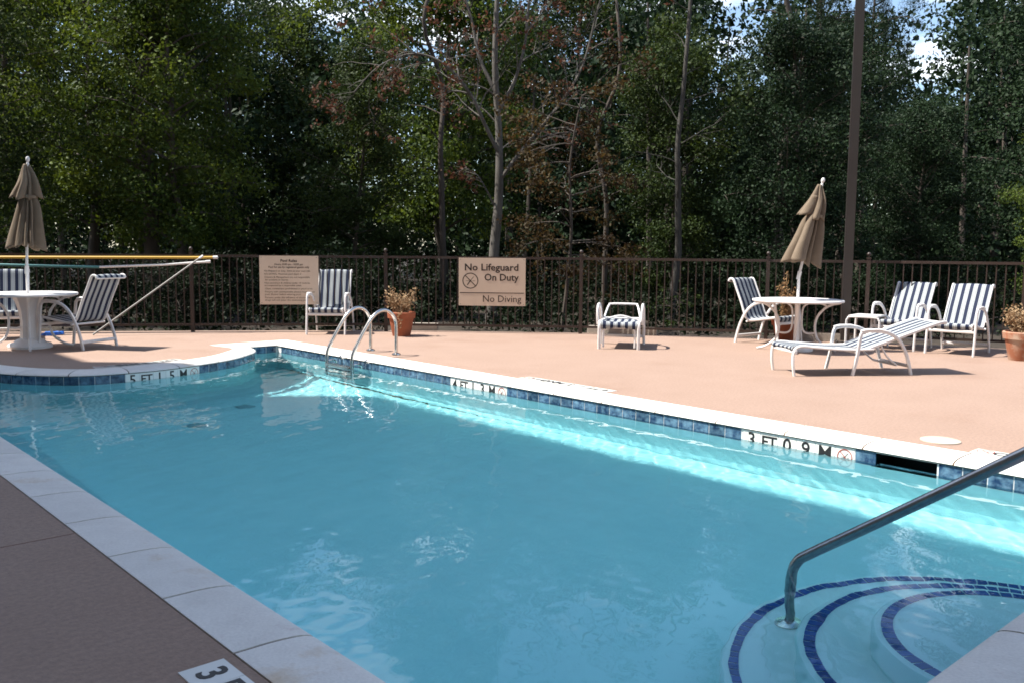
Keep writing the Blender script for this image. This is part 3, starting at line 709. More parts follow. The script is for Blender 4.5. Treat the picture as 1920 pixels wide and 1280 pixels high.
b = MB(); b.tube(smooth_path([(-0.262, 0.60, 0.365), (-0.235, 0.70, 0.47), (-0.205, 0.77, 0.55), (-0.16, 0.79, 0.572), (0.16, 0.79, 0.572), (0.205, 0.77, 0.55), (0.235, 0.70, 0.47), (0.262, 0.60, 0.365)], 4), 0.0145, 8); b.build('back_loop', M['white_metal'], t, smooth=True)
b = MB(); b.tube(smooth_path([(-0.262, 0.30, 0.378), (-0.16, 0.30, 0.402), (0.0, 0.30, 0.438), (0.16, 0.30, 0.402), (0.262, 0.30, 0.378)], 5), 0.011, 8); b.build('bowed_bar', M['white_metal'], t, smooth=True)
for y, z in ((0.70, 0.12), (0.86, 0.355)):
    b = MB(); b.tube([(-0.29, y, z), (0.29, y, z)], 0.0145, 8, flat=1.4, up=(0, 0, 1)); b.build('stretcher', M['white_metal'], t, smooth=True)

# umbrella tables
def make_table(label, loc, rz, h=0.71, pedestal=True):
    t = thing('patio_table', label, 'table', (loc[0], loc[1], 0), rz, 'round white umbrella tables')
    b = MB(); b.lathe([(0.024, h - 0.012), (0.56, h - 0.012), (0.585, h - 0.026), (0.60, h - 0.022), (0.606, h - 0.008), (0.60, h + 0.005), (0.585, h + 0.006), (0.575, h), (0.024, h)], 56, cap=False); b.build('tabletop', M['white_metal'], t, smooth=True)
    if pedestal:
        b = MB(); n_ = 32; vs = []; pr_ = [(0.115, 0.07), (0.105, 0.2), (0.10, 0.34), (0.115, 0.48), (0.145, 0.60), (0.185, h - 0.03)]
        for r, z in pr_:
            for j in range(n_): a = 2 * math.pi * j / n_; q = r * (1 + 0.07 * math.cos(8 * a)); vs.append((q * math.cos(a), q * math.sin(a), z))
        b.add(vs, [(i * n_ + j, i * n_ + (j + 1) % n_, (i + 1) * n_ + (j + 1) % n_, (i + 1) * n_ + j) for i in range(len(pr_) - 1) for j in range(n_)]); b.build('pedestal', M['white_metal'], t, smooth=True)
    else:
        b = MB(); b.lathe([(0.040, 0.05), (0.036, h - 0.02)], 14); b.build('centre_post', M['white_metal'], t, smooth=True)
    for k in range(4):
        a = math.pi / 4 + k * math.pi / 2; ca, sa = math.cos(a), math.sin(a)
        # bowed outer leg: from under the rim in towards the post and out again to the foot
        pr_ = [(0.56, h - 0.03), (0.40, h - 0.075), (0.275, h - 0.20), (0.235, h - 0.36), (0.275, 0.16), (0.40, 0.05), (0.52, 0.012)]
        b = MB(); b.tube(smooth_path([(r * ca, r * sa, z) for r, z in pr_], 5), 0.016, 8); b.build('leg', M['white_metal'], t, smooth=True)
        pr_ = [(0.385, h - 0.085), (0.31, h - 0.045), (0.17, h - 0.04), (0.095, h - 0.075), (0.065, h - 0.15), (0.062, h - 0.33), (0.085, h - 0.42), (0.15, h - 0.455), (0.25, h - 0.445)]
        b = MB(); b.tube(smooth_path([(r * ca, r * sa, z) for r, z in pr_], 4), 0.013, 8); b.build('brace', M['white_metal'], t, smooth=True)
    return t
tl = make_table('round white table with pedestal under the left closed umbrella', (3.20, 13.08), 0.54, 0.715)
tr = make_table('round white table under the right closed umbrella', (11.12, 6.47), -0.255, 0.69, False)
def make_base(label, loc, rad):
    b = MB()
    b.lathe([(rad, 0), (rad * 1.02, 0.03), (rad * 0.96, 0.055), (rad * 0.72, 0.075), (rad * 0.66, 0.10), (rad * 0.50, 0.118), (rad * 0.30, 0.125)], 16)
    o = tag(b.build('umbrella_base', M['white_metal'], smooth=True), label, 'umbrella base'); o.location = loc; return o
make_base('stepped white umbrella base on the deck under the left table', (3.20, 13.08, 0), 0.27)
make_base('stepped white umbrella base under the right table behind the chaise longue', (11.12, 6.47, 0), 0.22)
def make_umbrella(label, loc, h, tilt, tilt_dir, seed, lean=(0, 0)):
    t = thing('closed_umbrella', label, 'umbrella', loc, 0, 'closed taupe umbrellas')
    rnd = random.Random(seed)
    hinge = 1.02; top = h
    d_ = Vector((math.cos(tilt_dir) * math.sin(tilt), math.sin(tilt_dir) * math.sin(tilt), math.cos(tilt)))
    b = MB(); b.tube([(0, 0, 0.12), (0, 0, hinge)], 0.019, 12); b.build('pole', M['white_metal'], t, smooth=True)
    up = t_up = Matrix.Translation((0, 0, hinge)) @ Vector((0, 0, 1)).rotation_difference(d_).to_matrix().to_4x4()
    L = top - hinge
    b = MB(); b.tube([(0, 0, -0.02), (0, 0, L - 0.10)], 0.018, 12); o = b.build('upper_pole', M['white_metal'], t, smooth=True); o.matrix_local = up
    b = MB(); b.lathe([(0.016, L - 0.12), (0.020, L - 0.10), (0.012, L - 0.075), (0.024, L - 0.05), (0.026, L - 0.028), (0.016, L - 0.006), (0.0, L)], 12, cap=False); o = b.build('finial', M['white_metal'], t, smooth=True); o.matrix_local = up
    b = MB(); b.tube([(0, 0, -0.05), (0, 0, 0.06)], 0.026, 10); o = b.build('tilt_joint', M['white_metal'], t, smooth=True); o.matrix_local = up
    # folded canopy: pleated skirt tied in the middle, upper vent tier hanging over it
    def pleats(z0, z1, rfun, nv, nu=112, folds=8, ph=0.0, hem=0.03):
        b = MB(); vs = []; T = 0.0
        pk = [rnd.uniform(0.35, 1.6) for _ in range(folds)]; off = [rnd.uniform(-0.9, 0.9) for _ in range(folds)]; sk = -0.73 + rnd.uniform(-.5, .5); ed = [rnd.uniform(0, 1) for _ in range(folds + 1)]; tot = sum(0.6 + e_ for e_ in ed[:folds]); acc = [0]
        for e_ in ed[:folds]: acc.append(acc[-1] + (0.6 + e_) / tot); hm = [rnd.uniform(-1, 1) for _ in range(folds)]
        for i in range(nv + 1):
            f = i / nv
            for j in range(nu):
                a = 2 * math.pi * j / nu; q = (a / (2 * math.pi) + ph) % 1.0; k = max(i_ for i_ in range(folds) if acc[i_] <= q + 1e-9); u = (q - acc[k]) / (acc[k + 1] - acc[k])
                w_ = math.sin(math.pi * min(max(u + off[k] * u * (1 - u), 0), 1)) ** 0.7
                r0, amp = rfun(f)
                r_ = r0 + amp * w_ * pk[k] + 0.004 * math.sin(9 * a + 7 * f)
                tw = 0.25 * f
                z = z0 + (z1 - z0) * f - hem * f * f * (w_ * 0.7 + 0.3 * hm[k])
                wob = 0.018 * math.sin(5.0 * f + sk) + 0.012 * f * f; vs.append((r_ * math.cos(a + tw) + wob * math.cos(sk), r_ * math.sin(a + tw) + wob * math.sin(sk), z))
        fs = [(i * nu + j, (i + 1) * nu + j, (i + 1) * nu + (j + 1) % nu, i * nu + (j + 1) % nu) for i in range(nv) for j in range(nu)]
        b.add(vs, fs); return b
    zt = L - 0.10; zb = L - 1.13
    b = pleats(zt - 0.16, zb, lambda f: (0.040 + 0.055 * max(f - 0.1, 0) ** 1.1, 0.044 + 0.108 * f ** 1.05 - 0.042 * math.exp(-((f - 0.20) / 0.13) ** 2)), 28, folds=7, ph=0.3, hem=0.10)
    o = b.build('canopy', M['canvas'], t, smooth=True); o.matrix_local = up; md = o.modifiers.new('cloth', 'SOLIDIFY'); md.thickness = 0.004
    b = MB(); b.lathe([(0.108, -0.022), (0.114, -0.018), (0.114, 0.018), (0.108, 0.022), (0.104, 0.0)], 20, (0.008, -0.008, zt - 0.42), cap=False); o = b.build('tie_strap', M['canvas'], t, smooth=True); o.matrix_local = up
    b = pleats(zt, zt - 0.40, lambda f: (0.018 + 0.050 * f, 0.012 + 0.098 * f ** 0.9), 14, folds=6, ph=0.8, hem=0.09)
    o = b.build('vent_tier', M['canvas'], t, smooth=True); o.matrix_local = up; md = o.modifiers.new('cloth', 'SOLIDIFY'); md.thickness = 0.004
    return t
make_umbrella('closed taupe umbrella standing upright through the left table', (3.20, 13.08, 0), 2.50, 0.055, -0.73, 3)
make_umbrella('closed taupe umbrella leaning right on its tilted pole at the right table', (11.12, 6.47, 0), 2.37, math.radians(12.0), math.atan2(-0.67, 0.74), 5)

# small side table
t = thing('side_table', 'small white tubular side table between the lamp post and the reclined chairs', 'side table', (12.36, 6.08, 0), 0.15)
for s_ in (-1, 1):
    b = MB(); x = s_ * 0.20; b.tube(smooth_path([(x, -0.23, 0), (x, -0.23, 0.33), (x, -0.215, 0.40), (x, -0.16, 0.43), (x, 0.16, 0.43), (x, 0.215, 0.40), (x, 0.23, 0.33), (x, 0.23, 0)], 5), 0.016, 8, flat=1.3); b.build('leg_loop', M['white_metal'], t, smooth=True)
b = MB(); b.box((0, 0, 0.448), (0.44, 0.40, 0.012)); b.build('tabletop', M['white_metal'], t)
for y in (-0.15, 0.15):
    b = MB(); b.tube([(-0.2, y, 0.43), (0.2, y, 0.43)], 0.012, 8); b.build('crossbar', M['white_metal'], t, smooth=True)

# ------------------------------------------------------------------ clay pots with dried plants
def leaf_quads(b, pts, size, rnd, mi=0, asp=0.55):
    for p in pts:
        p = Vector(p); d_ = Vector((rnd.gauss(0, 1), rnd.gauss(0, 1), rnd.gauss(0.2, 1))).normalized(); e = d_.orthogonal().normalized()
        e = Matrix.Rotation(rnd.uniform(0, 6.28), 3, d_) @ e; s_ = size * rnd.uniform(0.6, 1.3); n_ = d_.cross(e) * s_ * 0.2
        b.add([p, p + d_ * s_ * .5 + e * s_ * asp * .5 + n_, p + d_ * s_, p + d_ * s_ * .5 - e * s_ * asp * .5 + n_], [(0, 1, 2), (0, 2, 3)], mi)
def make_pot(label, loc, H, R, mt, kind, plant_h, seed):
    t = thing('clay_pot', label, 'plant pot', loc, seed, 'clay pots along the fence'); rnd = random.Random(seed)
    b = MB(); b.lathe([(R * 0.64, 0), (R * 0.66, 0.01), (R * 0.90, H * 0.74), (R * 1.0, H * 0.75), (R * 1.04, H * 0.97), (R * 1.0, H), (R * 0.93, H), (R * 0.90, H * 0.9), (0.001, H * 0.9)], 32); b.build('pot', mt, t, smooth=True)
    p = thing('dried_plant', {'spill': 'dried leafy plant spilling over the rim of the small clay pot by the ladder', 'plume': 'tall dried grass plume in the clay pot behind the right table chair', 'bush': 'dried bushy plant in the pale weathered pot at right'}[kind], 'plant', (loc[0], loc[1], H * 0.9), 0, 'dried potted plants')
    st = MB(); lf = MB(); pts = []
    nst = {'spill': 16, 'plume': 12, 'bush': 20}[kind]
    for k in range(nst):
        a = rnd.uniform(0, 6.28); sp = {'spill': 0.75, 'plume': 0.42, 'bush': 0.8}[kind] * rnd.uniform(0.2, 1); hh = plant_h * (rnd.uniform(0.45, 1.0) if kind != 'spill' else rnd.uniform(0.3, 1.0))
        if kind == 'spill' and k < 5: a = (2.4 if k % 2 else -0.7) + rnd.uniform(-.3, .3); sp = 0.45; hh = plant_h * rnd.uniform(.7, 1)
        path = [(0, 0, -0.02)]
        for i in range(1, 6):
            f = i / 5; path.append((math.cos(a) * sp * hh * f + rnd.gauss(0, .012), math.sin(a) * sp * hh * f + rnd.gauss(0, .012), hh * (f - (0.25 * f * f if kind != 'plume' else 0))))
        st.tube(path, [0.006, 0.005, 0.0045, 0.004, 0.003, 0.002], 5)
        for i in range(1, 6):
            for _ in range({'spill': 20, 'plume': 26, 'bush': 24}[kind]):
                q = Vector(path[i - 1]).lerp(Vector(path[i]), rnd.random()); s_ = 0.04 if kind != 'plume' else 0.030 * (1.25 - i / 5.5) + 0.010
                pts.append(q + Vector((rnd.gauss(0, s_), rnd.gauss(0, s_), rnd.gauss(0, s_))))
    if kind == 'spill':
        for k in range(26): pts.append((-R * 0.72 + rnd.gauss(0, .02), -R * 0.80 + rnd.gauss(0, .02), -k * 0.009 - 0.0 + 0.03))
    leaf_quads(lf, pts, {'spill': 0.042, 'plume': 0.05, 'bush': 0.038}[kind], rnd, asp=0.55 if kind != 'plume' else 0.16)
    st.build('stems', M['dry_leaf'], p); lf.build('foliage', M['dry_plume'] if kind == 'plume' else M['dry_leaf'], p)
make_pot('small orange clay pot against the fence beside the pool ladder', (8.02, 11.42, 0), 0.37, 0.212, M['terracotta'], 'spill', 0.48, 4)
make_pot('orange clay pot half hidden behind the chair at the right table', (12.10, 7.22, 0), 0.33, 0.21, M['terracotta'], 'plume', 0.75, 9)
make_pot('pale weathered clay pot at the right picture edge', (12.42, 4.06, 0), 0.36, 0.222, M['terracotta_pale'], 'bush', 0.42, 6)

# ------------------------------------------------------------------ ladder, entry handrail
t = thing('pool_ladder', 'stainless steel pool ladder with two arched grab rails over the coping', 'ladder')
for y in (10.0, 9.41):
    path = [(6.525, y, 0.0), (6.525, y, 0.20), (6.525, y, 0.38), (6.50, y, 0.47), (6.44, y, 0.54), (6.35, y, 0.573), (6.25, y, 0.55), (6.16, y, 0.48), (6.06, y, 0.345), (5.96, y, 0.19), (5.905, y, 0.10), (5.875, y, 0.02), (5.868, y, -0.10), (5.868, y, -0.5), (5.868, y, -1.0)]
    b = MB(); b.tube(smooth_path(path, 5), 0.0215, 12); b.build('grab_rail', M['steel'], t, smooth=True)
    b = MB(); b.lathe([(0.058, 0.001), (0.056, 0.012), (0.034, 0.020), (0.022, 0.026)], 16, (6.525, y, 0.004)); b.build('escutcheon', M['steel'], t, smooth=True)
    b = MB(); b.tube(smooth_path([(5.875, y - 0.0, -0.085), (5.93, y, -0.075), (6.0, y, -0.10), (6.018, y, -0.2)], 4), 0.013, 8); b.build('wall_bumper', M['steel'], t, smooth=True)
for z in (-0.115, -0.38, -0.64, -0.90):
    b = MB(); b.box((5.868, 9.705, z), (0.085, 0.548, 0.022)); b.box((5.828, 9.705, z - 0.018), (0.006, 0.548, 0.045)); b.build('tread', M['steel'], t)
rail = thing('entry_handrail', 'stainless handrail rising from the entry steps toward the near coping', 'handrail')
path = [(3.70, 2.13, -0.80), (3.70, 2.13, -0.45), (3.70, 2.125, -0.17), (3.70, 2.10, -0.085), (3.70, 2.03, -0.025), (3.70, 1.75, 0.175), (3.70, 1.18, 0.585), (3.70, 0.86, 0.815), (3.70, 0.76, 0.865), (3.70, 0.66, 0.87), (3.70, 0.575, 0.82), (3.70, 0.55, 0.72), (3.70, 0.55, 0.3), (3.70, 0.55, 0.0)]
b = MB(); b.tube(smooth_path(path, 6), 0.0245, 14); b.build('rail_tube', M['darkened_steel'], rail, smooth=True)
for c in ((3.70, 2.13, -0.799), (3.70, 0.55, 0.004)):
    b = MB(); b.lathe([(0.062, 0.0), (0.060, 0.012), (0.038, 0.022), (0.026, 0.026)], 18, c); b.build('escutcheon', M['steel'], rail, smooth=True)

# ------------------------------------------------------------------ poles hung on the fence, blue vinyl, lamp post
def pole(name, label, pts, r, mats, split=None):
    t = thing(name, label, 'pole', group='cleaning poles on the fence')
    if split is None:
        b = MB(); b.tube(pts, r, 10); b.build('shaft', mats[0], t, smooth=True)
    else:
        b = MB(); b.tube(pts[:split + 1], r * 1.15, 10); b.build('shaft', mats[0], t, smooth=True)
        b = MB(); b.tube(pts[split:], r * 0.9, 10); b.build('inner_shaft', mats[1], t, smooth=True)
    b = MB(); e = Vector(pts[-1]); d_ = (e - Vector(pts[-2])).normalized(); b.tube([e - d_ * 0.06, e + d_ * 0.012], r * 1.18, 10); b.build('end_cap', M['white_metal'], t, smooth=True)
def fpt(f, off, z):            # point on the fence line left part: f in metres from the post at (5.775, 13.96) towards the right (+) or left (-)
    if f >= 0: a, c = Vector(FENCE[3]), Vector(FENCE[4])
    else: a, c = Vector(FENCE[3]), Vector(FENCE[2]); f = -f
    d_ = (c - a).normalized(); 
    n_ = Vector((d_.y, -d_.x)); n_ = n_ if n_.dot(Vector((-0.55, -0.83))) > 0 else -n_
    p = a + d_ * f + n_ * off; return (p.x, p.y, z)
pole('fence_pole', 'thick yellow pole hung along the top rail of the fence at left', [fpt(-5.0, 0.05, 1.15), fpt(-2.5, 0.055, 1.163), fpt(0.0, 0.06, 1.175), fpt(0.41, 0.062, 1.18)], 0.021, [M['yellow_pole']])
pole('telescopic_pole', 'thin teal and white telescopic pole sagging below the yellow pole', [fpt(-5.0, 0.07, 1.10), fpt(-2.9, 0.07, 1.05), fpt(-1.35, 0.072, 1.02), fpt(-0.4, 0.075, 1.06), fpt(0.30, 0.08, 1.115)], 0.020, [M['teal_pole'], M['white_metal']], 2)
pole('leaning_pole', 'white pole leaning diagonally from the deck up to the top rail', [(4.32, 14.15, 0.02), fpt(0.20, 0.115, 1.20)], 0.0135, [M['alu']])
b = MB(); rnd = random.Random(2)
nn = 14; vs = []
for i in range(nn):
    for j in range(nn):
        u, v = i / (nn - 1) - .5, j / (nn - 1) - .5
        e = 1 if 0 < i < nn - 1 and 0 < j < nn - 1 else 0
        vs.append((u * 0.42 + rnd.gauss(0, .008), v * 0.34 + rnd.gauss(0, .008), 0.006 + e * (0.035 + 0.03 * math.sin(9 * u + 5 * v) + rnd.uniform(0, .018))))
b.add(vs, [(i * nn + j, (i + 1) * nn + j, (i + 1) * nn + j + 1, i * nn + j + 1) for i in range(nn - 1) for j in range(nn - 1)])
o = tag(b.build('blue_sheet', M['blue_vinyl'], smooth=True), 'crumpled blue vinyl sheet on the deck behind the left table', 'sheet'); o.location = (3.90, 14.72, 0); o.rotation_euler = (0, 0, 0.5); o.scale = (0.75, 0.6, 0.6)
t = thing('lamp_post', 'tall square bronze lamp post rising out of the picture at right', 'lamp post', (12.53, 6.50, 0), 0.55)
b = MB(); b.box((0, 0, 3.4), (0.125, 0.125, 6.7)); b.build('post', M['post'], t)
b = MB(); b.box((0, 0, 0.012), (0.28, 0.28, 0.022)); b.build('base_plate', M['post'], t)
for sx in (-1, 1):
    for sy in (-1, 1):
        b = MB(); b.lathe([(0.014, 0), (0.014, 0.02), (0.008, 0.03)], 6, (sx * 0.11, sy * 0.11, 0.023)); b.build('bolt', M['post'], t)
b = MB(); b.box((-0.28, 0, 6.80), (0.60, 0.30, 0.14)); b.build('lamp_head', M['post'], t)

# ------------------------------------------------------------------ trees
FWD, RGT = Vector((0.6709, 0.7416)), Vector((0.7416, -0.6709))      # away from the terrace / along the fence
def wood(depth, lat): p = FWD * depth + RGT * lat; return (p.x, p.y, -0.24)
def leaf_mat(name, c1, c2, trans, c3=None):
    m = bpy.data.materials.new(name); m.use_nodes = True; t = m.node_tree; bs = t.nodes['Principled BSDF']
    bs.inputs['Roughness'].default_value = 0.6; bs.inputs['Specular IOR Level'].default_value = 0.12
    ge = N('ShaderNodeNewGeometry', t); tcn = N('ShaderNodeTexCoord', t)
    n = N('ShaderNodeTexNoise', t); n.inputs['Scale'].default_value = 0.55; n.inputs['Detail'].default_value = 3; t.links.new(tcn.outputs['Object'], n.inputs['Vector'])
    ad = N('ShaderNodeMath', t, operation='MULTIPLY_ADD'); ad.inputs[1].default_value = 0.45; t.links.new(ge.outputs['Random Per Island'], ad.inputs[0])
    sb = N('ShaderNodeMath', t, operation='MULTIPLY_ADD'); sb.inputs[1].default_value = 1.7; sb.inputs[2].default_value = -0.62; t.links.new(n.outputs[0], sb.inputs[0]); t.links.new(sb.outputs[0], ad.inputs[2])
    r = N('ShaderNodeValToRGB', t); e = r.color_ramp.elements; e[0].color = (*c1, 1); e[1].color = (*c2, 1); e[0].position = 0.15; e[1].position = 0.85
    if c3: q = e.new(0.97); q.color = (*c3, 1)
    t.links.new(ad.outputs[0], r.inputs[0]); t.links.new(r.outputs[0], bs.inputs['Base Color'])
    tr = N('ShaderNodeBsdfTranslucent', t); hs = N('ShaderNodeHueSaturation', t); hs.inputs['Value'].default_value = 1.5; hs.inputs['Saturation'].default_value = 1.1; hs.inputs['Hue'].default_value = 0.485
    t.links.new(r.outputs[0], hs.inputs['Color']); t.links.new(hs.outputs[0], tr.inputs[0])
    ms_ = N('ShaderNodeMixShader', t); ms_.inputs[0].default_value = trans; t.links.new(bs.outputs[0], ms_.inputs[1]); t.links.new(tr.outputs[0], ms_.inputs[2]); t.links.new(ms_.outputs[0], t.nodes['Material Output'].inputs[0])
    return m
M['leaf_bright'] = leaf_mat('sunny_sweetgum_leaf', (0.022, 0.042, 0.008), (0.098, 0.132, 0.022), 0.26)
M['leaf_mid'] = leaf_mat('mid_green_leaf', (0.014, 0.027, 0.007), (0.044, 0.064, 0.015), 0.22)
M['leaf_dark'] = leaf_mat('darkened_blue_green_leaf', (0.008, 0.018, 0.008), (0.023, 0.043, 0.017), 0.16)  # blue-green leaf, also darkened to stand in for shade on right-hand trees
M['leaf_shade'] = leaf_mat('shade_darkened_shrub_leaf', (0.004, 0.009, 0.003), (0.012, 0.021, 0.007), 0.15)  # green darkened to stand in for shade cast by the crowns above
M['leaf_needle'] = leaf_mat('pine_needles', (0.010, 0.022, 0.009), (0.025, 0.044, 0.017), 0.15)
M['leaf_red'] = leaf_mat('reddish_leaf', (0.026, 0.016, 0.008), (0.062, 0.045, 0.015), 0.3, (0.06, 0.022, 0.012))
M['leaf_brown'] = leaf_mat('withered_brown_leaf', (0.055, 0.026, 0.015), (0.105, 0.055, 0.032), 0.3)
M['bark_grey'] = mat('grey_bark', (0.115, 0.104, 0.090), 0.9, col2=(0.065, 0.057, 0.048), vscale=5, bump=0.5, bscale=18, stretch=(1, 1, 0.35))
M['bark_mid'] = mat('weathered_bark', (0.058, 0.053, 0.045), 0.9, col2=(0.036, 0.032, 0.027), vscale=5, bump=0.5, bscale=18, stretch=(1, 1, 0.35))
M['bark_dark'] = mat('dark_bark', (0.045, 0.036, 0.028), 0.95, col2=(0.075, 0.06, 0.048), vscale=6, bump=0.6, bscale=16, stretch=(1, 1, 0.3))

def leaf_cloud(centres, radii, per, size, rng, asp=0.6, up=0.45, needle=False):
    """numpy: folded leaf blades scattered round the given clump centres"""
    C = np.repeat(np.asarray(centres), per, axis=0); Rd = np.repeat(np.asarray(radii), per, axis=0)
    n = len(C); off = rng.normal(0, 1, (n, 3)); off *= (rng.random((n, 1)) ** 0.4) / np.maximum(np.linalg.norm(off, axis=1, keepdims=True), 1e-6)
    off[:, 2] *= 0.62; P = C + off * Rd[:, None]
    d = rng.normal(0, 1, (n, 3)); d[:, 2] -= 0.25; d /= np.linalg.norm(d, axis=1, keepdims=True)
    nn = off / np.maximum(np.linalg.norm(off, axis=1, keepdims=True), 1e-6) * 0.95 + rng.normal(0, 0.42, (n, 3)); nn[:, 2] += up; e = np.cross(d, nn); e /= np.maximum(np.linalg.norm(e, axis=1, keepdims=True), 1e-6)
    nn = np.cross(e, d); s = size * rng.uniform(0.55, 1.35, (n, 1))
    V = np.empty((n, 4, 3)); V[:, 0] = P - d * s * 0.5; V[:, 1] = P + e * s * asp * 0.5 + nn * s * 0.10 - d * s * 0.08; V[:, 2] = P + d * s * 0.5; V[:, 3] = P - e * s * asp * 0.5 + nn * s * 0.10 - d * s * 0.08
    return V.reshape(-1, 3)
def leaf_mesh(name, V, material):
    n = len(V) // 4; me = bpy.data.meshes.new(name)
    me.vertices.add(len(V)); me.vertices.foreach_set('co', V.astype(np.float32).ravel())
    idx = np.arange(n)[:, None] * 4; tri_ = np.concatenate([idx + np.array([[0, 1, 2]]), idx + np.array([[0, 2, 3]])], axis=1).reshape(-1)
    me.loops.add(len(tri_)); me.loops.foreach_set('vertex_index', tri_.astype(np.int32))
    me.polygons.add(2 * n); me.polygons.foreach_set('loop_start', np.arange(0, 6 * n, 3).astype(np.int32)); me.polygons.foreach_set('loop_total', np.full(2 * n, 3, np.int32))
    me.materials.append(material); me.update(calc_edges=True); return me

def tree_meshes(seed, H, R, h0, nl, cl, per, size, leaf, bark, tr=0.16, rise=0.35, crad=0.5, profile=None, asp=0.6, wig=0.10, limb_r=0.35, skip=0.0):
    rng = np.random.default_rng(seed); b = MB()
    nseg = 9; path = []; x = y = 0.0
    for i in range(nseg + 1):
        path.append((x, y, H * i / nseg)); x += rng.normal(0, wig); y += rng.normal(0, wig)
    sp = smooth_path(path, 3); rr = [tr * (1 - 0.86 * (i / (len(sp) - 1)) ** 0.9) * (1.35 if i == 0 else 1.0) for i in range(len(sp))]
    b.tube(sp, rr, 9)
    cs = []; rs_ = []
    prof = profile or (lambda f: (0.55 + 0.9 * f if f < 0.45 else 1.0 - 1.05 * max(f - 0.55, 0) ** 1.3 * 1.6))
    for k in range(nl):
        f = (k + rng.random()) / nl; z = h0 + (H * 0.985 - h0) * f; az = k * 2.39996 + rng.normal(0, .35)
        L = R * max(prof(f), 0.18) * rng.uniform(0.7, 1.15); q = z / H * (len(sp) - 1); i0 = int(q); base = sp[i0].lerp(sp[min(i0 + 1, len(sp) - 1)], q - i0)
        el = rise * rng.uniform(0.4, 1.5) + 0.5 * f; pts = [base]; p = base.copy(); a = az
        for s_ in range(5):
            p = p + Vector((math.cos(a) * math.cos(el), math.sin(a) * math.cos(el), math.sin(el))) * (L / 5); a += rng.normal(0, .22); el += rng.normal(-0.06, .14); pts.append(p.copy())
        r0 = max(tr * limb_r * (1 - 0.6 * f), 0.012)
        b.tube(pts, [r0, r0 * .8, r0 * .6, r0 * .42, r0 * .27, r0 * .12], 5, cap=False)
        for s_ in range(cl):
            g_ = 0.30 + 0.75 * (s_ + rng.random()) / cl; qi = min(g_, 0.999) * 5; i1 = int(qi); c = pts[i1].lerp(pts[i1 + 1], qi - i1)
            side = Vector((rng.normal(0, 1), rng.normal(0, 1), rng.normal(0.1, .6))) * (0.20 + 0.26 * L * 0.5) * (1.15 - 0.4 * g_)
            c2 = c + side
            if skip == 0.0 or rng.random() > skip * 0.5: b.tube([c, c.lerp(c2, 0.55) + Vector((0, 0, 0.04)), c2], [r0 * .3, r0 * .2, 0.004], 4, cap=False)
            if rng.random() < skip: continue
            cs.append(tuple(c2)); rs_.append(crad * rng.uniform(0.65, 1.25))
    V = leaf_cloud(cs, rs_, per, size, rng, asp)
    return b.mesh('trunk', bark, True), leaf_mesh('crown', V, leaf)
PROTO = {
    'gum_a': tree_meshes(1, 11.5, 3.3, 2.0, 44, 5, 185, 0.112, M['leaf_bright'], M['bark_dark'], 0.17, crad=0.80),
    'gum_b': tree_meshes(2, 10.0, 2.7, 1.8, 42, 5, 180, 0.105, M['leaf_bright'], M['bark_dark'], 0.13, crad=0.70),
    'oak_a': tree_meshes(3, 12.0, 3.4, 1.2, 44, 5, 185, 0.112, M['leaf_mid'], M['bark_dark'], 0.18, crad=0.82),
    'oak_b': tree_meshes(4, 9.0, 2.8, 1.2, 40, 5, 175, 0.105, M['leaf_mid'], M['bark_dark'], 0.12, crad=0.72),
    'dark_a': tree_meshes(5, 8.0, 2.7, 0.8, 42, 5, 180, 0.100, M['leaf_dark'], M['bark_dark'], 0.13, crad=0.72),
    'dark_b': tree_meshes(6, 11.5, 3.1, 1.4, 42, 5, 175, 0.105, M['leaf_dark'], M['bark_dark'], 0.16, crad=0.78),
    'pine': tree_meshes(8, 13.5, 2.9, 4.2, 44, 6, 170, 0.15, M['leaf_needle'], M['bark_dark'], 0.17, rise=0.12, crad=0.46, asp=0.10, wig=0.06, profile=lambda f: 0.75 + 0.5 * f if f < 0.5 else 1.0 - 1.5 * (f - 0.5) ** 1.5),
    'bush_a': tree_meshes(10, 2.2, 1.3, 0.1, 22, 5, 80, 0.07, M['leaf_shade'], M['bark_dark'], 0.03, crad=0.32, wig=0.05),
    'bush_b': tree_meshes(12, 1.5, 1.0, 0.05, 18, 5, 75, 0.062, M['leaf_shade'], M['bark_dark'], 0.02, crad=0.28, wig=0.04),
}
def plant_tree(kind, depth, lat, label, s=1.0, rz=0.0, sz=None, cat='tree', name='broadleaf_tree', group='trees beyond the fence'):
    tm, cm = PROTO[kind]; t = thing(name, label, cat, wood(depth, lat), rz, group); t.scale = (s, s, sz or s)
    obj('trunk' if cat == 'tree' else 'stems', tm, t); obj('crown' if cat == 'tree' else 'foliage', cm, t); return t
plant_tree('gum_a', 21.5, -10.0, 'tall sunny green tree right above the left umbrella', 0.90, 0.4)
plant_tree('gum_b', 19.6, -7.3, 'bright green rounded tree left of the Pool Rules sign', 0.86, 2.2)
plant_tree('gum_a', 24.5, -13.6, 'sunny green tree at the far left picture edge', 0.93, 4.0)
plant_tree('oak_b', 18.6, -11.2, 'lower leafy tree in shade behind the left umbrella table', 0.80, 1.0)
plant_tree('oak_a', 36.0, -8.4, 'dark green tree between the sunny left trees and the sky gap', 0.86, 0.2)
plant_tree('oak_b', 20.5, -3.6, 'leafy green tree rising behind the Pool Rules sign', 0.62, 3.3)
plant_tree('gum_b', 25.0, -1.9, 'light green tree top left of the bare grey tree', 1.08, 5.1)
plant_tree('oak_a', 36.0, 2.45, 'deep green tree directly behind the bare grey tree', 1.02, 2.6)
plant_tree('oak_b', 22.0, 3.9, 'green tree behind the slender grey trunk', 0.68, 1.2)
plant_tree('dark_b', 36.0, 9.9, 'dark tree at the bright sky gap left of the lamp post', 0.66, 0.9)
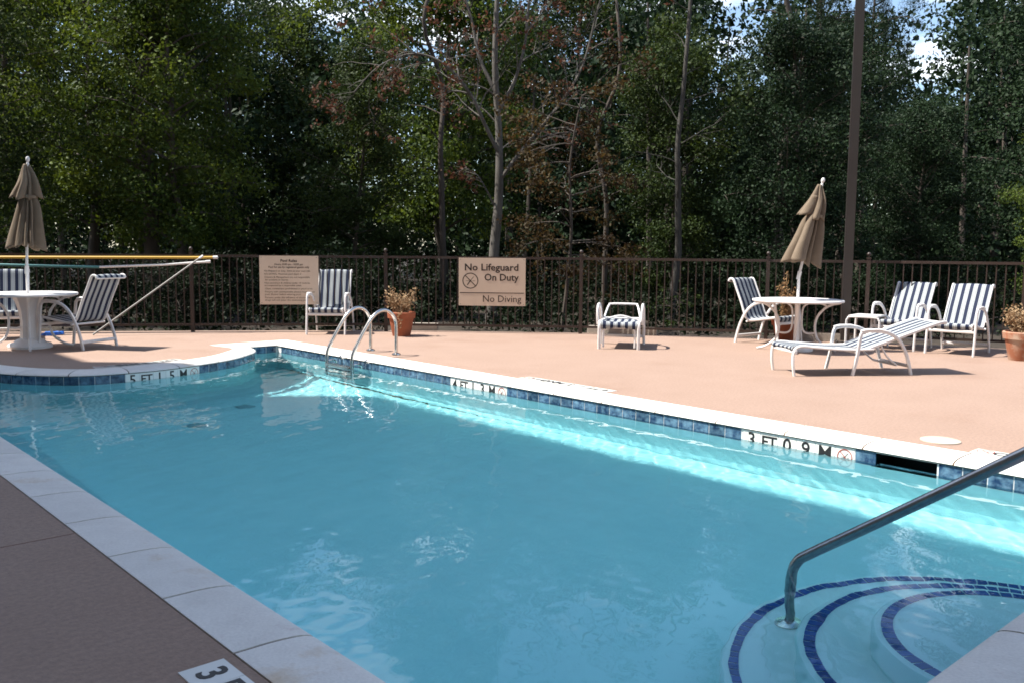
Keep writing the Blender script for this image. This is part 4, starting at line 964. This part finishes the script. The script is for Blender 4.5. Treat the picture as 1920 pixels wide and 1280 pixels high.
plant_tree('pine', 27.0, 9.0, 'pine with high crown just left of the lamp post', 0.56, 0.3, 0.86, name='pine_tree')
plant_tree('dark_b', 23.0, 8.3, 'dark blue-green tree behind the right umbrella', 0.60, 4.4)
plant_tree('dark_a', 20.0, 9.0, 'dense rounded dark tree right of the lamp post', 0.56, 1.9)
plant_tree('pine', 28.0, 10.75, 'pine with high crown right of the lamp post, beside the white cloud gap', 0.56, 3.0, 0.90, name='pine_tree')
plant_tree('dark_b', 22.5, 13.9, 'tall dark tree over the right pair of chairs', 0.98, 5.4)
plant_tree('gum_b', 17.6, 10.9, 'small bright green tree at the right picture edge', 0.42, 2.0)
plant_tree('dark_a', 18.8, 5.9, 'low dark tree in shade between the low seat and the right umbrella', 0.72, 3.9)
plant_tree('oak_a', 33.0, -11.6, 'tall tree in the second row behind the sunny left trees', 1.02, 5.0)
plant_tree('dark_b', 38.0, 6.0, 'tall dark tree in the second row behind the slender trunk', 1.12, 2.2)
# hand-shaped trees: bare grey tree, slender trunk, red-leaved understorey tree
def branch(b, tips, p, d, r, L, depth, rng, droop=0.0):
    pts = [p.copy()]; q = p.copy(); dd = d.copy(); n = 5
    for i in range(n):
        q = q + dd * (L / n); pts.append(q.copy()); dd = (dd + Vector((rng.normal(0, .13), rng.normal(0, .13), rng.normal(0.02 - droop, .10)))).normalized()
    b.tube(pts, [r * (1 - 0.62 * i / n) for i in range(n + 1)], 7 if r > 0.03 else 4, cap=False)
    if depth == 0: tips.append(pts[-1]); tips.append(pts[-2]); return
    k = 3 if depth > 1 else 4
    for i in range(k):
        j = rng.integers(2, n + 1); az = rng.uniform(0, 6.28); o = dd.orthogonal().normalized(); o = Matrix.Rotation(az, 3, dd) @ o
        nd = (dd * rng.uniform(0.55, 1.0) + o * rng.uniform(0.35, 0.8)).normalized()
        branch(b, tips, pts[j], nd, r * (1 - 0.62 * j / n) * rng.uniform(0.5, 0.75), L * rng.uniform(0.5, 0.78), depth - 1, rng, droop)
rng = np.random.default_rng(21)
bt = thing('bare_tree', 'bare grey forked tree with a few withered brown leaves behind the No Lifeguard sign', 'tree', wood(18.2, -0.40), 0, 'trees beyond the fence')
b = MB(); tips = []
R3 = lambda l, f, z: Vector((RGT.x * l + FWD.x * f, RGT.y * l + FWD.y * f, z))
tk = smooth_path([R3(-0.04, 0, 0), R3(0.0, 0, 0.8), R3(0.03, 0.02, 1.6), R3(0.10, 0.0, 2.4), R3(0.12, 0, 3.1), R3(0.10, 0.05, 4.0), R3(0.02, 0.0, 5.2), R3(0.06, 0.1, 6.6), R3(0.2, 0.1, 8.4)], 4)
b.tube(tk, [0.125 - 0.090 * (i / (len(tk) - 1)) for i in range(len(tk))], 10)
for z0, path in ((2.95, [R3(0.12, 0, 2.95), R3(0.42, -.1, 3.35), R3(0.85, -.1, 3.9), R3(1.35, -.2, 4.5), R3(1.75, -.2, 5.2), R3(2.0, -.3, 6.2), R3(2.3, -.2, 7.2)]),
                 (3.6, [R3(0.11, 0, 3.5), R3(-0.15, -.1, 4.0), R3(-0.45, -.2, 4.6), R3(-0.95, -.3, 5.15), R3(-1.55, -.3, 5.35), R3(-2.2, -.4, 5.1), R3(-2.7, -.4, 4.6)]),
                 (4.4, [R3(0.08, 0, 4.3), R3(0.4, .1, 4.9), R3(0.62, .1, 5.7), R3(0.7, .0, 6.6), R3(0.95, 0, 7.6)]),
                 (4.7, [R3(0.03, 0, 4.7), R3(-0.3, .1, 5.4), R3(-0.5, .2, 6.3), R3(-0.9, .2, 7.4)]),
                 (2.3, [R3(0.10, 0, 2.3), R3(-0.10, -.05, 2.7), R3(-0.32, -.1, 3.05), R3(-0.6, -.1, 3.2)])):
    q = smooth_path(path, 4); L0 = len(q); r0 = 0.044 if z0 > 2.5 else 0.022
    b.tube(q, [r0 * (1 - 0.75 * i / (L0 - 1)) for i in range(L0)], 7, cap=False)
    for i in range(5, L0):
        d_ = (q[i] - q[i - 1]).normalized(); o = Matrix.Rotation(rng.uniform(0, 6.28), 3, d_) @ d_.orthogonal().normalized()
        branch(b, tips, q[i], (d_ * 0.8 + o * 0.7).normalized(), r0 * (1 - 0.75 * i / (L0 - 1)) * 0.6, rng.uniform(0.5, 1.0) if z0 > 2.5 else 0.3, 2 if z0 > 2.5 else 1, rng, 0.05)
for i in range(18, len(tk), 2):
    d_ = Vector((rng.normal(), rng.normal(), 0.8)).normalized(); branch(b, tips, tk[i], d_, 0.022, rng.uniform(0.6, 1.1), 2, rng)
b.build('trunk', M['bark_grey'], bt, smooth=True)
pick = [t_ for t_ in tips if rng.random() < 0.24]
leaf = obj('withered_leaves', leaf_mesh('withered_leaves', leaf_cloud([tuple(p) for p in pick], [0.16] * len(pick), 8, 0.085, rng), M['leaf_brown']), bt)
b = MB(); sl = thing('slender_tree', 'slender crooked grey tree trunk right of the low seat', 'tree', wood(18.5, 3.30), 0, 'trees beyond the fence')
tk = smooth_path([R3(-0.03, 0, 0), R3(0.02, 0, 0.7), R3(0.10, 0, 1.5), R3(0.08, 0, 2.2), R3(0.06, 0, 3.0), R3(0.03, 0, 3.7), R3(0.10, 0, 4.6), R3(0.16, 0, 5.6), R3(0.25, .1, 7.0)], 4)
b.tube(tk, [0.085 - 0.05 * (i / (len(tk) - 1)) for i in range(len(tk))], 9); tips = []
for i in range(14, len(tk), 2):
    d_ = Vector((rng.normal(), rng.normal(), 0.5)).normalized(); branch(b, tips, tk[i], d_, 0.012, rng.uniform(0.6, 1.2), 1, rng, 0.03)
b.build('trunk', M['bark_mid'], sl, smooth=True)
obj('crown', leaf_mesh('crown', leaf_cloud([tuple(p) for p in tips if p.z > 4.5], [0.36] * len([p for p in tips if p.z > 4.5]), 30, 0.11, rng), M['leaf_mid']), sl)
b = MB(); rt = thing('understorey_tree', 'small reddish-leaved tree drooping over the fence right of the No Lifeguard sign', 'tree', wood(16.9, 1.05), 0, 'trees beyond the fence'); tips = []
tk = smooth_path([R3(-0.1, 0.3, 0), R3(0, 0.2, 1.0), R3(0.05, 0.1, 2.0), R3(0.0, 0, 3.2), R3(0.2, 0, 4.4)], 4); b.tube(tk, [0.045 - 0.033 * (i / (len(tk) - 1)) for i in range(len(tk))], 7)
for i in range(5, len(tk)):
    for k in range(2):
        a = rng.uniform(0, 6.28); d_ = Vector((math.cos(a), math.sin(a), rng.uniform(-0.05, 0.45))).normalized(); branch(b, tips, tk[i], d_, 0.014, rng.uniform(0.7, 1.15), 1, rng, 0.07)
for l_ in (0.5, 0.9): branch(b, tips, R3(0.02, 0.15, 1.7), R3(l_, -0.5, 0.05).normalized(), 0.013, 0.9, 1, rng, 0.12)
b.build('trunk', M['bark_dark'], rt, smooth=True)
obj('crown', leaf_mesh('crown', leaf_cloud([tuple(p) for p in tips], [0.24] * len(tips), 26, 0.075, rng), M['leaf_red']), rt)
for depth, lat, r, h, lab in ((20.2, -8.05, 0.19, 9.5, 'dark straight trunk in the shade left of the leaning pole'), (21.0, -1.65, 0.085, 8.0, 'thin dark trunk left of the bare grey tree'), (22.0, 6.55, 0.12, 9.5, 'dark trunk behind the right umbrella'), (21.5, 2.2, 0.07, 8.5, 'thin dark trunk between the grey tree and the slender tree')):
    t = thing('tree_trunk', lab, 'tree', wood(depth, lat), 0, 'bare stems in the wood'); rg = random.Random(int(depth * 10)); b = MB()
    pth = smooth_path([(rg.gauss(0, .05) * i, rg.gauss(0, .05) * i, h * i / 6) for i in range(7)], 4); b.tube(pth, [r * (1.15 if i == 0 else 1) * (1 - 0.6 * i / (len(pth) - 1)) for i in range(len(pth))], 9); b.build('trunk', M['bark_dark'], t, smooth=True)
    for k in range(7):
        b = MB(); p0 = pth[8 + 2 * k]; a = rg.uniform(0, 6.28); L = rg.uniform(.4, 1.1); b.tube([p0, p0 + Vector((math.cos(a) * L * .5, math.sin(a) * L * .5, L * .22)), p0 + Vector((math.cos(a) * L, math.sin(a) * L, L * .3))], [r * .22, r * .15, .004], 5)
        b.build('limb', M['bark_dark'], t)
PROTO['sapling'] = tree_meshes(14, 0.75, 0.32, 0.15, 9, 3, 14, 0.06, M['leaf_mid'], M['bark_dark'], 0.008, crad=0.10, wig=0.015)
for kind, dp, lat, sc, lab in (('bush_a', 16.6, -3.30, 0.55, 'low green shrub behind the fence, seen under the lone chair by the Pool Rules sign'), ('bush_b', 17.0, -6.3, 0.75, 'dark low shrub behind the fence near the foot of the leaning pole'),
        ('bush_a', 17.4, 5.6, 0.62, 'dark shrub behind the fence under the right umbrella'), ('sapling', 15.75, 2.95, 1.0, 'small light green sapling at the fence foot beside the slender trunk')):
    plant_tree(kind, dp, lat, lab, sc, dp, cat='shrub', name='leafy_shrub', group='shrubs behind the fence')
# the rest of the wood, one mass
rng = np.random.default_rng(77); cs = []; rs_ = []; b = MB()
for k in range(190):
    dp = rng.uniform(30, 56); lat = rng.uniform(-0.72, 0.74) * dp; base = Vector(wood(dp, lat)); h = 1.6 + dp * rng.uniform(0.235, 0.315)
    for gx0, gx1, cut in ((-0.225, -0.195, 0.84), (0.225, 0.290, 0.60), (0.425, 0.480, 0.60)):
        if gx0 < lat / dp < gx1: h *= cut
    b.tube([base, base + Vector((rng.normal(0, .3), rng.normal(0, .3), h * .9))], [rng.uniform(.08, .2), .03], 6, cap=False)
    for j in range(36):
        z = h * (0.05 + 0.95 * rng.random()); a = rng.uniform(0, 6.28); r_ = 2.7 * math.sqrt(rng.random()) * (1.0 if z < h * .7 else 0.65)
        cs.append((base.x + r_ * math.cos(a), base.y + r_ * math.sin(a), base.z + z)); rs_.append(rng.uniform(0.6, 1.2))
for k in range(2600):
    dp = rng.uniform(40, 64); lat = rng.uniform(-0.75, 0.77) * dp; p_ = wood(dp, lat); cs.append((p_[0], p_[1], p_[2] + rng.random() * 0.20 * dp)); rs_.append(rng.uniform(0.9, 1.5))
wv_ = leaf_cloud(cs, rs_, 50, 0.23, rng, 0.65)
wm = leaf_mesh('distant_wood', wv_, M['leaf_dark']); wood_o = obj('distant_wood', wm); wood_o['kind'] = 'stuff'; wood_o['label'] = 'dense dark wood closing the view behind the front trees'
tr_o = b.build('trunks', M['bark_dark'], wood_o); tr_o['kind'] = 'stuff'

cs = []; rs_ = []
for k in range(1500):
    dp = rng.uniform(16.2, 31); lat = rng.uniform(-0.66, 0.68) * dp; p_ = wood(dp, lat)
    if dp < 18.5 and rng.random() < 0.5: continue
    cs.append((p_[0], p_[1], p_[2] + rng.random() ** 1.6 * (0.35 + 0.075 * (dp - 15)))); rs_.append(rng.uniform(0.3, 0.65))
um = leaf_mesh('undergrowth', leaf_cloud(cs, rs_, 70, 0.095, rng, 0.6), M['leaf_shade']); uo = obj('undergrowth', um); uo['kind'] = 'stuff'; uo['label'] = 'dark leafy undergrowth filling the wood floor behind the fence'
